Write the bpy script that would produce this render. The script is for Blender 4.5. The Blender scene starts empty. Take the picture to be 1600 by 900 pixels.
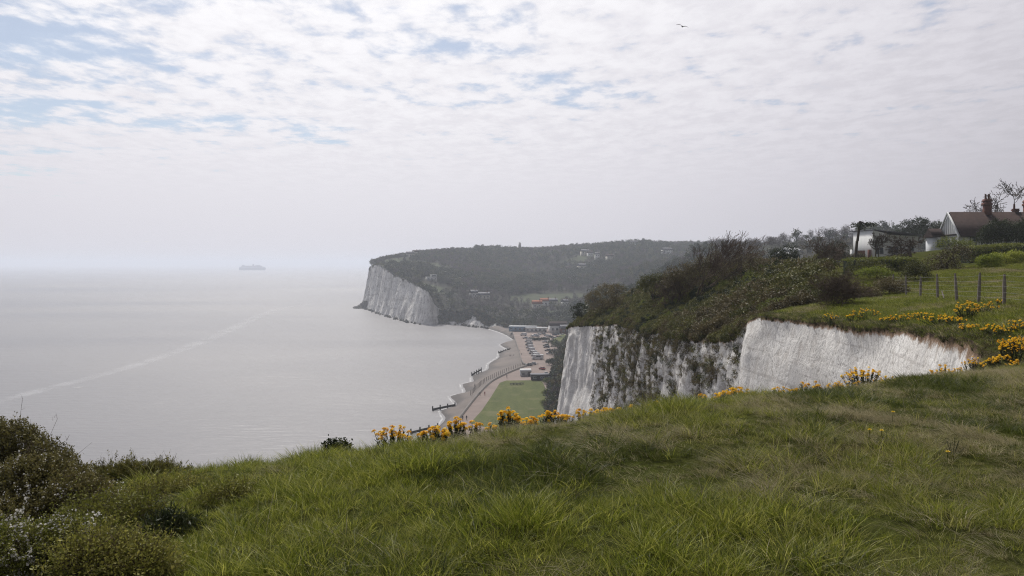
import bpy, math, random
import numpy as np
from mathutils import Vector, noise
from mathutils.geometry import delaunay_2d_cdt

# ------------------------------------------------------------------ camera, sky, sun, exposure
sc = bpy.context.scene
COL = sc.collection
F, HY, H = 1200.0, 411.0, 60.0            # focal length and horizon row in photo pixels, eye height above the sea
cam_d = bpy.data.cameras.new('camera'); cam = bpy.data.objects.new('camera', cam_d); COL.objects.link(cam)
cam.location = (0, 0, H); cam.rotation_euler = (math.radians(90), 0, 0)
cam_d.sensor_width = 36; cam_d.lens = 36 * F / 1600; cam_d.shift_y = -(450 - HY) / 1600
cam_d.clip_start = 0.05; cam_d.clip_end = 60000
sc.camera = cam
SUN_EL, SUN_AZ = math.radians(49), math.radians(-16)
sdir = Vector((math.sin(SUN_AZ) * math.cos(SUN_EL), math.cos(SUN_AZ) * math.cos(SUN_EL), math.sin(SUN_EL)))
w = bpy.data.worlds.new('World'); sc.world = w; w.use_nodes = True
def build_world():
    nt = w.node_tree; N = nt.nodes; L = nt.links; N.clear()
    def nd(t, **k):
        n = N.new(t)
        for a, b in k.items(): setattr(n, a, b)
        return n
    def mth(op, a, b=None, clamp=False):
        n = nd('ShaderNodeMath', operation=op, use_clamp=clamp)
        for i, v in enumerate((a, b)):
            if v is None: continue
            if isinstance(v, (int, float)): n.inputs[i].default_value = v
            else: L.new(v, n.inputs[i])
        return n.outputs[0]
    def rng(v, a, b, c=0., d=1.):
        n = nd('ShaderNodeMapRange', interpolation_type='SMOOTHSTEP'); L.new(v, n.inputs[0])
        for i, x in enumerate((a, b, c, d)): n.inputs[i + 1].default_value = x
        return n.outputs[0]
    def mixc(f, a, b):
        n = nd('ShaderNodeMix', data_type='RGBA')
        if isinstance(f, float): n.inputs[0].default_value = f
        else: L.new(f, n.inputs[0])
        for s, v in ((6, a), (7, b)):
            if isinstance(v, tuple): n.inputs[s].default_value = (*v, 1)
            else: L.new(v, n.inputs[s])
        return n.outputs[2]
    S = 0.1
    sky = nd('ShaderNodeTexSky', sky_type='NISHITA', sun_disc=False)
    sky.sun_elevation = SUN_EL; sky.sun_rotation = SUN_AZ; sky.air_density = 1.0; sky.dust_density = 0.4; sky.ozone_density = 2.0
    tc = nd('ShaderNodeTexCoord'); sep = nd('ShaderNodeSeparateXYZ'); L.new(tc.outputs['Generated'], sep.inputs[0])
    z = mth('MAXIMUM', sep.outputs[2], 0.0)
    zz = mth('ADD', z, 0.05)
    px = mth('DIVIDE', sep.outputs[0], zz); py = mth('DIVIDE', sep.outputs[1], zz)
    cb = nd('ShaderNodeCombineXYZ'); L.new(px, cb.inputs[0]); L.new(py, cb.inputs[1])
    def nz(scale, detail, rough, dist, off=(0, 0, 0), rot=0., sxy=(1, 1)):
        m = nd('ShaderNodeMapping'); m.inputs['Location'].default_value = off; m.inputs['Rotation'].default_value = (0, 0, rot)
        m.inputs['Scale'].default_value = (*sxy, 1)
        L.new(cb.outputs[0], m.inputs[0])
        n = nd('ShaderNodeTexNoise'); n.inputs['Scale'].default_value = scale; n.inputs['Detail'].default_value = detail
        n.inputs['Roughness'].default_value = rough; n.inputs['Distortion'].default_value = dist
        L.new(m.outputs[0], n.inputs['Vector']); return n.outputs[0]
    big = nz(1.1, 4, 0.55, 0.5, (3.1, 1.7, 0), 0.35, (1.0, 1.5))
    cell = nz(6.2, 7, 0.54, 0.2, (0, 0, 0), 0.5, (1.0, 0.8))
    fine = nz(18.0, 4, 0.6, 0.2, (5, 2, 0), 0.5, (1.0, 0.7))
    # cloud cover: broken towards the left (open water), closed towards the right
    az = mth('DIVIDE', sep.outputs[0], mth('MAXIMUM', sep.outputs[1], 0.2))
    side = rng(az, -0.70, 0.10, -0.115, 0.03)
    c = mth('ADD', mth('ADD', mth('MULTIPLY', cell, 0.72), mth('MULTIPLY', big, 0.70)), mth('ADD', mth('MULTIPLY', fine, 0.22), side))
    veil = rng(z, 0.05, 0.20, 0.24, 0.0)                       # low down the far cloud closes up
    c = mth('ADD', c, veil)
    cov = rng(c, 0.58, 0.81)
    # cloud light: thin cloud scatters forward, brighter round the hidden sun
    dt = nd('ShaderNodeVectorMath', operation='DOT_PRODUCT'); L.new(tc.outputs['Generated'], dt.inputs[0]); dt.inputs[1].default_value = sdir
    lit = mth('ADD', mth('MULTIPLY', mth('MAXIMUM', dt.outputs['Value'], 0.18), 0.90), -0.01)
    tex = rng(mth('ADD', mth('MULTIPLY', cell, 0.7), mth('MULTIPLY', fine, 0.3)), 0.38, 0.62, 0.93, 1.04)
    flat = rng(z, 0.05, 0.20)
    texf = nd('ShaderNodeMix', data_type='FLOAT'); L.new(flat, texf.inputs[0]); texf.inputs[2].default_value = 0.97; L.new(tex, texf.inputs[3])
    lit = mth('MULTIPLY', lit, texf.outputs[0])
    tint = mixc(rng(lit, 0.45, 0.85), (0.985, 0.958, 1.04), (1.0, 0.99, 1.015))
    sc1 = nd('ShaderNodeVectorMath', operation='SCALE'); L.new(tint, sc1.inputs[0]); L.new(mth('DIVIDE', lit, S), sc1.inputs['Scale'])
    # thin milk over the blue gaps
    sc2 = nd('ShaderNodeVectorMath', operation='SCALE'); L.new(sc1.outputs[0], sc2.inputs[0]); sc2.inputs['Scale'].default_value = 0.36
    sk = nd('ShaderNodeVectorMath', operation='SCALE'); L.new(sky.outputs[0], sk.inputs[0]); sk.inputs['Scale'].default_value = 0.44
    ad = nd('ShaderNodeVectorMath', operation='ADD'); L.new(sc2.outputs[0], ad.inputs[0]); L.new(sk.outputs[0], ad.inputs[1])
    final = mixc(cov, ad.outputs[0], sc1.outputs[0])
    bg = nd('ShaderNodeBackground'); bg.inputs[1].default_value = S; L.new(final, bg.inputs[0])
    out = nd('ShaderNodeOutputWorld'); L.new(bg.outputs[0], out.inputs[0])
build_world()
sun_d = bpy.data.lights.new('sun', 'SUN'); sun_d.energy = 3.1; sun_d.angle = math.radians(6); sun_d.color = (1, 0.955, 0.89)
sun = bpy.data.objects.new('sun', sun_d); COL.objects.link(sun)
sun.rotation_euler = (-sdir).to_track_quat('-Z', 'Y').to_euler(); sun.location = (0, 0, 300)
vs = sc.view_settings; vs.view_transform = 'Standard'; vs.look = 'None'; vs.gamma = 1; vs.exposure = 0.36; vs.use_curve_mapping = False
cy = sc.cycles
cy.use_denoising = True; cy.denoiser = 'OPENIMAGEDENOISE'; cy.denoising_prefilter = 'NONE'; cy.filter_width = 1.15; cy.sample_clamp_indirect = 4.0; cy.sample_clamp_direct = 12.0
cy.max_bounces = 6; cy.diffuse_bounces = 3; cy.glossy_bounces = 2; cy.transmission_bounces = 3; cy.volume_bounces = 1; cy.transparent_max_bounces = 8
cy.caustics_reflective = False; cy.caustics_refractive = False

# ------------------------------------------------------------------ helpers
R = np.random.default_rng(7)
def at(px, py, Y): return Vector(((px - 800) / F * Y, Y, H - (py - HY) / F * Y))
def onz(px, py, z):
    Y = (H - z) * F / (py - HY); return Vector(((px - 800) / F * Y, Y, z))
def mesh_np(name, V, faces):
    """faces: int array (n,3|4), or list of such arrays"""
    me = bpy.data.meshes.new(name); V = np.asarray(V, np.float32)
    fl = faces if isinstance(faces, list) else [faces]
    fl = [np.asarray(f, np.int32) for f in fl if len(f)]
    me.vertices.add(len(V)); me.vertices.foreach_set('co', V.ravel())
    loops = np.concatenate([f.ravel() for f in fl]); tot = np.concatenate([np.full(len(f), f.shape[1], np.int32) for f in fl])
    st = np.concatenate([[0], np.cumsum(tot)[:-1]]).astype(np.int32)
    me.loops.add(len(loops)); me.loops.foreach_set('vertex_index', loops)
    me.polygons.add(len(tot)); me.polygons.foreach_set('loop_start', st); me.polygons.foreach_set('loop_total', tot)
    me.update(calc_edges=True); me.validate(); return me
def smooth(me): me.polygons.foreach_set('use_smooth', np.ones(len(me.polygons), bool)); return me
def fattr(me, name, vals, dom='POINT'):
    a = me.attributes.new(name, 'FLOAT', dom); a.data.foreach_set('value', np.asarray(vals, np.float32))
def link(o, parent=None):
    COL.objects.link(o)
    if parent is not None: o.parent = parent
    return o
def tag(o, label=None, cat=None, group=None, kind=None):
    if label: o['label'] = label
    if cat: o['category'] = cat
    if group: o['group'] = group
    if kind: o['kind'] = kind
    return o
def ob(name, me, mat=None, parent=None, loc=None):
    o = bpy.data.objects.new(name, me)
    if mat is not None and len(me.materials) == 0: me.materials.append(mat)
    if loc is not None: o.location = loc
    return link(o, parent)
def empty(name, loc, rz=0., label=None, cat=None, group=None):
    o = bpy.data.objects.new(name, None); o.location = loc; o.rotation_euler = (0, 0, rz); o.empty_display_size = 0.2
    COL.objects.link(o); return tag(o, label, cat, group)
def copy_tree(o, parent=None):
    c = o.copy(); COL.objects.link(c); c.parent = parent
    for ch in list(o.children): copy_tree(ch, c)
    return c
class MB:
    """collects boxes, prisms and tubes into one mesh"""
    def __init__(s): s.V = []; s.F3 = []; s.F4 = []; s.n = 0
    def add(s, V, f3=None, f4=None):
        V = np.asarray(V, float).reshape(-1, 3); s.V.append(V)
        if f3 is not None and len(f3): s.F3.append(np.asarray(f3) + s.n)
        if f4 is not None and len(f4): s.F4.append(np.asarray(f4) + s.n)
        s.n += len(V); return s
    def box(s, c, d, taper=1.0):
        x, y, z = [q / 2 for q in d]; V = []
        for k, t in ((-1, 1), (1, taper)):
            for a, b in ((-1, -1), (1, -1), (1, 1), (-1, 1)): V.append((c[0] + a * x * t, c[1] + b * y * t, c[2] + k * z))
        return s.add(V, None, [(3, 2, 1, 0), (4, 5, 6, 7), (0, 1, 5, 4), (1, 2, 6, 5), (2, 3, 7, 6), (3, 0, 4, 7)])
    def loft(s, rings, cap=True):
        n = len(rings[0]); V = np.concatenate([np.asarray(r, float) for r in rings]); f = []
        for k in range(len(rings) - 1):
            for i in range(n): f.append((k * n + i, k * n + (i + 1) % n, (k + 1) * n + (i + 1) % n, (k + 1) * n + i))
        s.add(V, None, f)
        if cap:
            for r, rev in ((rings[0], True), (rings[-1], False)):
                r = np.asarray(r, float); c = r.mean(0); V = np.concatenate([r, [c]])
                s.add(V, [((i + 1) % n, i, n) if rev else (i, (i + 1) % n, n) for i in range(n)])
        return s
    def tube(s, p0, p1, r0, r1, n=6, cap=True):
        p0 = np.asarray(p0, float); p1 = np.asarray(p1, float); d = p1 - p0; d = d / (np.linalg.norm(d) + 1e-9)
        a = np.cross(d, (0, 0, 1) if abs(d[2]) < .9 else (1, 0, 0)); a /= np.linalg.norm(a); b = np.cross(d, a)
        th = np.arange(n) * 2 * math.pi / n; c = np.outer(np.cos(th), a) + np.outer(np.sin(th), b)
        return s.loft([p0 + c * r0, p1 + c * r1], cap)
    def prism(s, prof, axis, a, b):
        """closed 2-D profile extruded along 'x' or 'y' from a to b; profile in (other, z)"""
        rg = []
        for t in (a, b): rg.append([((t, u, v) if axis == 'x' else (u, t, v)) for u, v in prof])
        return s.loft(rg)
    def mesh(s, name='m'):
        return mesh_np(name, np.concatenate(s.V), [np.concatenate(q) for q in (s.F3, s.F4) if q])
    def build(s, name, mat, parent=None, loc=None, sm=False):
        me = s.mesh(name)
        if sm: smooth(me)
        return ob(name, me, mat, parent, loc)
def tubes_np(seg, n=3):
    """seg: (m,8) p0 p1 r0 r1 -> V, quads"""
    seg = np.asarray(seg, float); p0, p1 = seg[:, :3], seg[:, 3:6]; d = p1 - p0; d /= np.linalg.norm(d, axis=1, keepdims=True) + 1e-9
    ref = np.where(np.abs(d[:, 2:3]) < .9, [[0, 0, 1.]], [[1., 0, 0]]); a = np.cross(d, ref); a /= np.linalg.norm(a, axis=1, keepdims=True) + 1e-9; b = np.cross(d, a)
    th = np.arange(n) * 2 * math.pi / n
    c = np.cos(th)[None, :, None] * a[:, None, :] + np.sin(th)[None, :, None] * b[:, None, :]
    V = np.concatenate([p0[:, None] + c * seg[:, 6][:, None, None], p1[:, None] + c * seg[:, 7][:, None, None]], 1).reshape(-1, 3)
    base = np.arange(len(seg))[:, None, None] * 2 * n; i = np.arange(n)
    q = np.stack([i, (i + 1) % n, n + (i + 1) % n, n + i], 1)[None] + base
    return V, q.reshape(-1, 4)
def leaves_np(P, size, rg, aspect=0.55, up=0.3, out=None):
    """diamond leaf faces at P"""
    n = len(P); d = rg.normal(size=(n, 3)); d[:, 2] += up
    if out is not None: d += out
    d /= np.linalg.norm(d, axis=1, keepdims=True)
    s = np.cross(d, rg.normal(size=(n, 3))); s /= np.linalg.norm(s, axis=1, keepdims=True) + 1e-9
    L = (np.asarray(size) * rg.uniform(.6, 1.35, n))[:, None]
    V = np.stack([P - d * L * .5, P + s * L * aspect * .5, P + d * L * .5, P - s * L * aspect * .5], 1).reshape(-1, 3)
    return V, np.arange(4 * n).reshape(-1, 4)
def lump_points(rg, lumps, nclust, per, spread, spray=0.):
    """points in clusters over the shells of ellipsoid lumps (x,y,z,rx,ry,rz)"""
    Lm = np.asarray(lumps, float); a = Lm[:, 3] * Lm[:, 4] + Lm[:, 4] * Lm[:, 5] + Lm[:, 3] * Lm[:, 5]
    k = rg.choice(len(Lm), nclust, p=a / a.sum()); d = rg.normal(size=(nclust, 3)); d[:, 2] = np.where(d[:, 2] < -0.4, -d[:, 2], d[:, 2]); d /= np.linalg.norm(d, axis=1, keepdims=True)
    r = rg.uniform(.55, 1.08, nclust) ** .6
    C = Lm[k, :3] + d * Lm[k, 3:] * r[:, None]
    P = np.repeat(C, per, 0) + rg.normal(size=(nclust * per, 3)) * np.asarray(spread)
    if spray: g = d * .8 + rg.normal(size=d.shape) * .5 + (0, 0, .45); P += np.repeat(g * rg.uniform(.3, 1.6, nclust)[:, None], per, 0) * (rg.random(nclust * per) * spray)[:, None]
    return P, np.repeat(d, per, 0), C
def branches(rg, p, d, L, r, depth, out, spread=.55, lean=(0, 0, 0), shrink=.72, nchild=(2, 4), wig=.18, up=.1, minr=.004):
    """recursive limb; collects segments (p0,p1,r0,r1) and returns twig ends"""
    ends = []; steps = 3; p = np.array(p, float); d = np.array(d, float)
    for i in range(steps):
        d = d + rg.normal(size=3) * wig + np.array(lean) * .25 + np.array((0, 0, up * .3)); d /= np.linalg.norm(d)
        q = p + d * L / steps; r1 = max(r * .82, minr); out.append((*p, *q, r, r1)); r = r1; p = q
        if depth > 0 and i < steps - 1 and rg.random() < .55:
            dd = d + rg.normal(size=3) * spread; dd /= np.linalg.norm(dd)
            ends += branches(rg, p, dd, L * shrink * rg.uniform(.7, 1), r * .6, depth - 1, out, spread, lean, shrink, nchild, wig, up, minr)
    if depth > 0:
        for _ in range(rg.integers(*nchild)):
            dd = d + rg.normal(size=3) * spread; dd /= np.linalg.norm(dd)
            ends += branches(rg, p, dd, L * shrink * rg.uniform(.75, 1.1), r * .72, depth - 1, out, spread, lean, shrink, nchild, wig, up, minr)
    else: ends.append(p)
    return ends
class TPS:
    def __init__(s, pts, lam=0.0):
        c = np.asarray(pts, float); s.c = c[:, :2]; n = len(c); s.sc = np.ptp(s.c, axis=0).max(); X = s.c / s.sc
        K = s.k(np.linalg.norm(X[:, None] - X[None], axis=2)) + lam * np.eye(n); P = np.concatenate([np.ones((n, 1)), X], 1)
        A = np.block([[K, P], [P.T, np.zeros((3, 3))]]); s.w = np.linalg.solve(A, np.concatenate([c[:, 2], np.zeros(3)]))
    def k(s, r): return np.where(r > 1e-9, r * r * np.log(np.maximum(r, 1e-9)), 0)
    def __call__(s, x, y):
        x = np.atleast_1d(np.asarray(x, float)); y = np.atleast_1d(np.asarray(y, float)); o = np.empty(len(x))
        for i in range(0, len(x), 20000):
            X = np.stack([x[i:i + 20000], y[i:i + 20000]], 1) / s.sc
            o[i:i + 20000] = s.k(np.linalg.norm(X[:, None] - (s.c / s.sc)[None], axis=2)) @ s.w[:-3] + s.w[-3] + X @ s.w[-2:]
        return o
def vnoise(P, scale, seed=0.):
    return np.array([noise.noise(Vector((p[0] * scale + seed, p[1] * scale + seed * .7, p[2] * scale))) for p in P])
def spline(pts, step):
    """catmull-rom through pts resampled to about step"""
    P = np.asarray(pts, float); P = np.concatenate([[2 * P[0] - P[1]], P, [2 * P[-1] - P[-2]]]); o = []
    for i in range(1, len(P) - 2):
        n = max(1, int(math.ceil(np.linalg.norm(P[i + 1] - P[i]) / step)))
        for t in np.arange(n) / n:
            a, b, c, d = P[i - 1:i + 3]
            o.append(.5 * (2 * b + (c - a) * t + (2 * a - 5 * b + 4 * c - d) * t * t + (-a + 3 * b - 3 * c + d) * t ** 3))
    o.append(P[-2]); return np.array(o)
def inside(poly, x, y):
    r = np.zeros(len(x), bool); n = len(poly)
    for i in range(n):
        x0, y0 = poly[i][:2]; x1, y1 = poly[(i + 1) % n][:2]
        if y0 == y1: continue
        c = ((y0 > y) != (y1 > y)) & (x < (x1 - x0) * (y - y0) / (y1 - y0) + x0); r ^= c
    return r
def cdt(boundary, inner):
    """triangulate a polygon with inner points; returns xy, tris"""
    n = len(boundary); V = [Vector((p[0], p[1])) for p in boundary] + [Vector((p[0], p[1])) for p in inner]
    E = [(i, (i + 1) % n) for i in range(n)]
    v, e, f, ov, oe, of = delaunay_2d_cdt(V, E, [list(range(n))], 1, 1e-5)
    return np.array([(p[0], p[1]) for p in v]), np.array([t for t in f if len(t) == 3], np.int32), ov
def proto(name, me, mat):
    o = bpy.data.objects.new(name, me)
    if len(me.materials) == 0: me.materials.append(mat)
    return o
def scatter(name, P, idx, rot, scl, protos, kind='stuff', label=None, cat=None, parent=None):
    """one object whose points carry copies of the prototypes"""
    c = bpy.data.collections.new(name + '_kinds')
    for i, p in enumerate(protos):
        p.name = 'k%02d_%s' % (i, name); c.objects.link(p)
    me = bpy.data.meshes.new(name); P = np.asarray(P, np.float32); me.vertices.add(len(P)); me.vertices.foreach_set('co', P.ravel())
    a = me.attributes.new('idx', 'INT', 'POINT'); a.data.foreach_set('value', np.asarray(idx, np.int32))
    a = me.attributes.new('rot', 'FLOAT_VECTOR', 'POINT'); a.data.foreach_set('vector', np.asarray(rot, np.float32).ravel())
    S = np.asarray(scl, np.float32); S = np.repeat(S[:, None], 3, 1) if S.ndim == 1 else S
    a = me.attributes.new('scl', 'FLOAT_VECTOR', 'POINT'); a.data.foreach_set('vector', S.ravel())
    g = bpy.data.node_groups.new(name, 'GeometryNodeTree')
    g.interface.new_socket('Geometry', in_out='INPUT', socket_type='NodeSocketGeometry'); g.interface.new_socket('Geometry', in_out='OUTPUT', socket_type='NodeSocketGeometry')
    N = g.nodes; gi = N.new('NodeGroupInput'); go = N.new('NodeGroupOutput'); ip = N.new('GeometryNodeInstanceOnPoints'); ci = N.new('GeometryNodeCollectionInfo')
    ci.inputs[0].default_value = c; ci.inputs['Separate Children'].default_value = True; ci.inputs['Reset Children'].default_value = True
    def na(n, t):
        q = N.new('GeometryNodeInputNamedAttribute'); q.data_type = t; q.inputs[0].default_value = n; return q.outputs[0]
    L = g.links; L.new(gi.outputs[0], ip.inputs['Points']); L.new(ci.outputs[0], ip.inputs['Instance']); ip.inputs['Pick Instance'].default_value = True
    L.new(na('idx', 'INT'), ip.inputs['Instance Index']); L.new(na('rot', 'FLOAT_VECTOR'), ip.inputs['Rotation']); L.new(na('scl', 'FLOAT_VECTOR'), ip.inputs['Scale'])
    L.new(ip.outputs[0], go.inputs[0])
    o = bpy.data.objects.new(name, me); link(o, parent); m = o.modifiers.new('scatter', 'NODES'); m.node_group = g
    for p in protos:
        if p.data.materials and p.data.materials[0] is not None and p.data.materials[0].name not in [q.name for q in me.materials]: me.materials.append(p.data.materials[0])
    return tag(o, label, cat, None, kind)

# ------------------------------------------------------------------ materials
class NB:
    def __init__(s, name):
        s.m = bpy.data.materials.new(name); s.m.use_nodes = True; s.t = s.m.node_tree; s.t.nodes.clear(); s.L = s.t.links
        s.out = s.n('ShaderNodeOutputMaterial')
    def n(s, t, **k):
        q = s.t.nodes.new(t)
        for a, b in k.items(): setattr(q, a, b)
        return q
    def coord(s, kind='Object', scale=(1, 1, 1)):
        c = s.n('ShaderNodeTexCoord'); m = s.n('ShaderNodeMapping'); m.inputs['Scale'].default_value = scale; s.L.new(c.outputs[kind], m.inputs[0]); return m.outputs[0]
    def pos(s, scale=(1, 1, 1)):
        c = s.n('ShaderNodeNewGeometry'); m = s.n('ShaderNodeMapping'); m.inputs['Scale'].default_value = scale; s.L.new(c.outputs['Position'], m.inputs[0]); return m.outputs[0]
    def noise(s, v, scale, detail=4, rough=.55, dist=0.):
        q = s.n('ShaderNodeTexNoise'); s.L.new(v, q.inputs['Vector']); q.inputs['Scale'].default_value = scale; q.inputs['Detail'].default_value = detail
        q.inputs['Roughness'].default_value = rough; q.inputs['Distortion'].default_value = dist; return q.outputs[0]
    def attr(s, n):
        q = s.n('ShaderNodeAttribute'); q.attribute_name = n; return q.outputs['Fac']
    def ramp(s, f, stops, interp='LINEAR'):
        q = s.n('ShaderNodeValToRGB'); e = q.color_ramp; e.interpolation = interp
        while len(e.elements) < len(stops): e.elements.new(.5)
        for a, (p, c) in zip(e.elements, stops): a.position = p; a.color = (*c, 1) if len(c) == 3 else c
        s.L.new(f, q.inputs[0]); return q.outputs[0]
    def rng(s, v, a, b, c=0., d=1.):
        q = s.n('ShaderNodeMapRange'); s.L.new(v, q.inputs[0])
        for i, x in enumerate((a, b, c, d)): q.inputs[i + 1].default_value = x
        return q.outputs[0]
    def mix(s, f, a, b, blend='MIX'):
        q = s.n('ShaderNodeMix', data_type='RGBA', blend_type=blend)
        for i, v in ((0, f), (6, a), (7, b)):
            if isinstance(v, (int, float)): q.inputs[i].default_value = v
            elif isinstance(v, tuple): q.inputs[i].default_value = (*v, 1)
            else: s.L.new(v, q.inputs[i])
        return q.outputs[2]
    def math(s, op, a, b):
        q = s.n('ShaderNodeMath', operation=op)
        for i, v in enumerate((a, b)):
            if isinstance(v, (int, float)): q.inputs[i].default_value = v
            else: s.L.new(v, q.inputs[i])
        return q.outputs[0]
    def bump(s, h, strength=.5, dist=.05):
        q = s.n('ShaderNodeBump'); q.inputs['Strength'].default_value = strength; q.inputs['Distance'].default_value = dist; s.L.new(h, q.inputs['Height']); return q.outputs[0]
    def bsdf(s, col, rough=.8, spec=.3, normal=None, metal=0., trans=0.):
        q = s.n('ShaderNodeBsdfPrincipled'); 
        if isinstance(col, tuple): q.inputs['Base Color'].default_value = (*col, 1)
        else: s.L.new(col, q.inputs['Base Color'])
        if isinstance(rough, float): q.inputs['Roughness'].default_value = rough
        else: s.L.new(rough, q.inputs['Roughness'])
        q.inputs['Specular IOR Level'].default_value = spec; q.inputs['Metallic'].default_value = metal
        if normal is not None: s.L.new(normal, q.inputs['Normal'])
        sh = q.outputs[0]
        if trans > 0:
            t = s.n('ShaderNodeBsdfTranslucent')
            if isinstance(col, tuple): t.inputs[0].default_value = (*col, 1)
            else: s.L.new(col, t.inputs[0])
            mx = s.n('ShaderNodeMixShader'); mx.inputs[0].default_value = trans; s.L.new(sh, mx.inputs[1]); s.L.new(t.outputs[0], mx.inputs[2]); sh = mx.outputs[0]
        s.L.new(sh, s.out.inputs[0]); s.p = q; return s.m
def plain(name, c, rough=.7, var=.18, scale=2., spec=.3, bump=0., metal=0.):
    b = NB(name); v = b.coord('Object'); n = b.noise(v, scale, 5)
    col = b.ramp(n, [(.25, tuple(x * (1 - var) for x in c)), (.75, tuple(min(x * (1 + var), .95) for x in c))])
    return b.bsdf(col, rough, spec, b.bump(n, bump, .03) if bump else None, metal)
def leafmat(name, stops, trans=.3, rough=.6, inst=.35, spec=.25):
    """leaf colour varies from leaf to leaf ('var') and from plant to plant"""
    b = NB(name); oi = b.n('ShaderNodeObjectInfo')
    f = b.math('ADD', b.math('MULTIPLY', b.attr('var'), 1 - inst), b.math('MULTIPLY', oi.outputs['Random'], inst))
    return b.bsdf(b.ramp(f, stops), rough, spec, None, 0., trans)
M = {}
def mats():
    b = NB('sea water'); 
    sw = b.noise(b.pos((.012, .02, 1)), 1.0, 3)                       # broad smooth and ruffled patches
    w1 = b.noise(b.pos((.10, .28, 1)), 1., 5, .6, .3); w2 = b.noise(b.pos((.7, 1.5, 1)), 1., 4, .6)
    h = b.math('ADD', w1, b.math('MULTIPLY', w2, .22))
    far = b.noise(b.pos((.0014, .004, 1)), 1., 4, .5, .4)
    col = b.ramp(far, [(.3, (.125, .12, .125)), (.7, (.18, .172, .174))])
    q = b.bsdf(col, b.rng(far, .3, .7, .34, .46), .5, b.bump(b.math('MULTIPLY', h, b.rng(sw, .3, .7, .5, 1.2)), .36, 1.3))
    b.p.inputs['IOR'].default_value = 1.33; M['sea'] = q
    b = NB('chalk face'); g = b.pos()
    n1 = b.noise(b.pos((1, 1, .8)), .45, 6, .6); n2 = b.noise(b.pos((1.9, 1.9, .9)), 1., 7, .65, .5); n3 = b.noise(g, 3.2, 8, .7)
    col = b.ramp(n1, [(.3, (.54, .52, .49)), (.5, (.68, .66, .63)), (.7, (.76, .745, .72))])
    col = b.mix(b.rng(n2, .50, .32), col, (.52, .49, .455)); n4 = b.noise(b.pos((1, 1, .8)), 6.5, 7, .75, .9); col = b.mix(b.math('MULTIPLY', b.rng(n4, .47, .38), .7), col, (.27, .25, .23)); col = b.mix(b.math('MULTIPLY', b.rng(n3, .42, .33), .6), col, (.24, .22, .20)); bed = b.noise(b.pos((.12, .12, 3.2)), 1., 5, .6, .3); col = b.mix(b.math('MULTIPLY', b.rng(bed, .58, .66), .5), col, (.38, .355, .33))
    vo = b.n('ShaderNodeTexVoronoi', feature='DISTANCE_TO_EDGE'); b.L.new(b.mix(.12, b.pos((1.7, 1.7, .8)), n2), vo.inputs['Vector']); vo.inputs['Scale'].default_value = 1.3
    crack = b.rng(vo.outputs[0], .03, .0); cm = b.math('MULTIPLY', crack, b.rng(n1, .42, .6)); col = b.mix(b.math('MULTIPLY', cm, .55), col, (.16, .15, .14))
    # rusty earth washing down from the soil, lichen and roots on the weathered part
    sn = b.math('ADD', b.attr('soil'), b.math('ADD', b.rng(b.noise(b.pos((1, 1, .5)), 1.1, 5, .7), .2, .8, -.38, .38), b.rng(n3, .2, .8, -.25, .25))); col = b.mix(b.rng(sn, .42, .62), col, (.25, .175, .12)); col = b.mix(b.rng(sn, .66, .86), col, (.062, .045, .03))
    wn = b.math('MULTIPLY', b.math('MULTIPLY', b.attr('weather'), .6), b.rng(b.noise(b.pos((1, .7, 1)), 1.5, 6, .7), .48, .60)); col = b.mix(wn, col, (.115, .095, .075))
    hh = b.math('ADD', b.math('MULTIPLY', n2, .8), b.math('ADD', b.math('MULTIPLY', b.math('ADD', n3, n4), .45), b.math('MULTIPLY', vo.outputs[0], .25)))
    M['chalk'] = b.bsdf(col, .95, .1, b.bump(hh, .8, .16))
    b = NB('far chalk face'); n1 = b.noise(b.pos((.10, .10, .04)), 1., 7, .7, .3); n2 = b.noise(b.pos((.38, .38, .2)), 1., 7, .7); n3 = b.noise(b.pos((.03, .03, .22)), 1., 4, .5)
    col = b.ramp(n1, [(.28, (.38, .36, .34)), (.44, (.72, .70, .66)), (.7, (.84, .82, .79))]); col = b.mix(b.rng(n2, .5, .3), col, (.22, .205, .19)); col = b.mix(b.math('MULTIPLY', b.rng(n3, .56, .64), .35), col, (.25, .23, .21))
    col = b.mix(b.rng(b.attr('weather'), .35, .65), col, (.05, .055, .03))
    M['farchalk'] = b.bsdf(col, .95, .1, b.bump(b.math('ADD', n1, n2), 1., 2.5))
    b = NB('clifftop turf'); g = b.pos(); n1 = b.noise(g, .5, 5); n2 = b.noise(g, 9., 6, .7)
    col = b.ramp(n1, [(.3, (.045, .055, .014)), (.5, (.06, .065, .018)), (.7, (.09, .08, .032))]); col = b.mix(b.rng(n2, .45, .62), col, (.03, .033, .011))
    M['turf'] = b.bsdf(col, 1., .0, b.bump(n2, .8, .08))
    b = NB('hillside ground'); g = b.pos(); n1 = b.noise(g, .02, 5); n2 = b.noise(g, .2, 6, .7)
    col = b.ramp(n1, [(.3, (.022, .025, .016)), (.55, (.036, .034, .025)), (.7, (.048, .042, .032))]); gr = b.ramp(n2, [(.3, (.045, .055, .03)), (.7, (.07, .08, .042))])
    M['hill'] = b.bsdf(b.mix(b.rng(b.attr('field'), .35, .65), col, gr), .95, .1, b.bump(n2, 1., 1.))
    b = NB('shingle'); g = b.pos(); n1 = b.noise(g, .07, 5); n2 = b.noise(g, 2.5, 6, .75)
    sp = b.n('ShaderNodeSeparateXYZ'); b.L.new(g, sp.inputs[0]); hgt = b.math('ADD', sp.outputs[2], b.rng(n1, .3, .7, -.5, .5))
    col = b.ramp(n1, [(.3, (.095, .08, .072)), (.7, (.145, .12, .105))]); col = b.mix(b.rng(hgt, 1.5, .6), col, (.065, .057, .053)); col = b.mix(b.rng(n2, .45, .3), col, (.10, .085, .075))
    M['shingle'] = b.bsdf(col, .85, .3, b.bump(n2, .7, .2))
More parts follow.
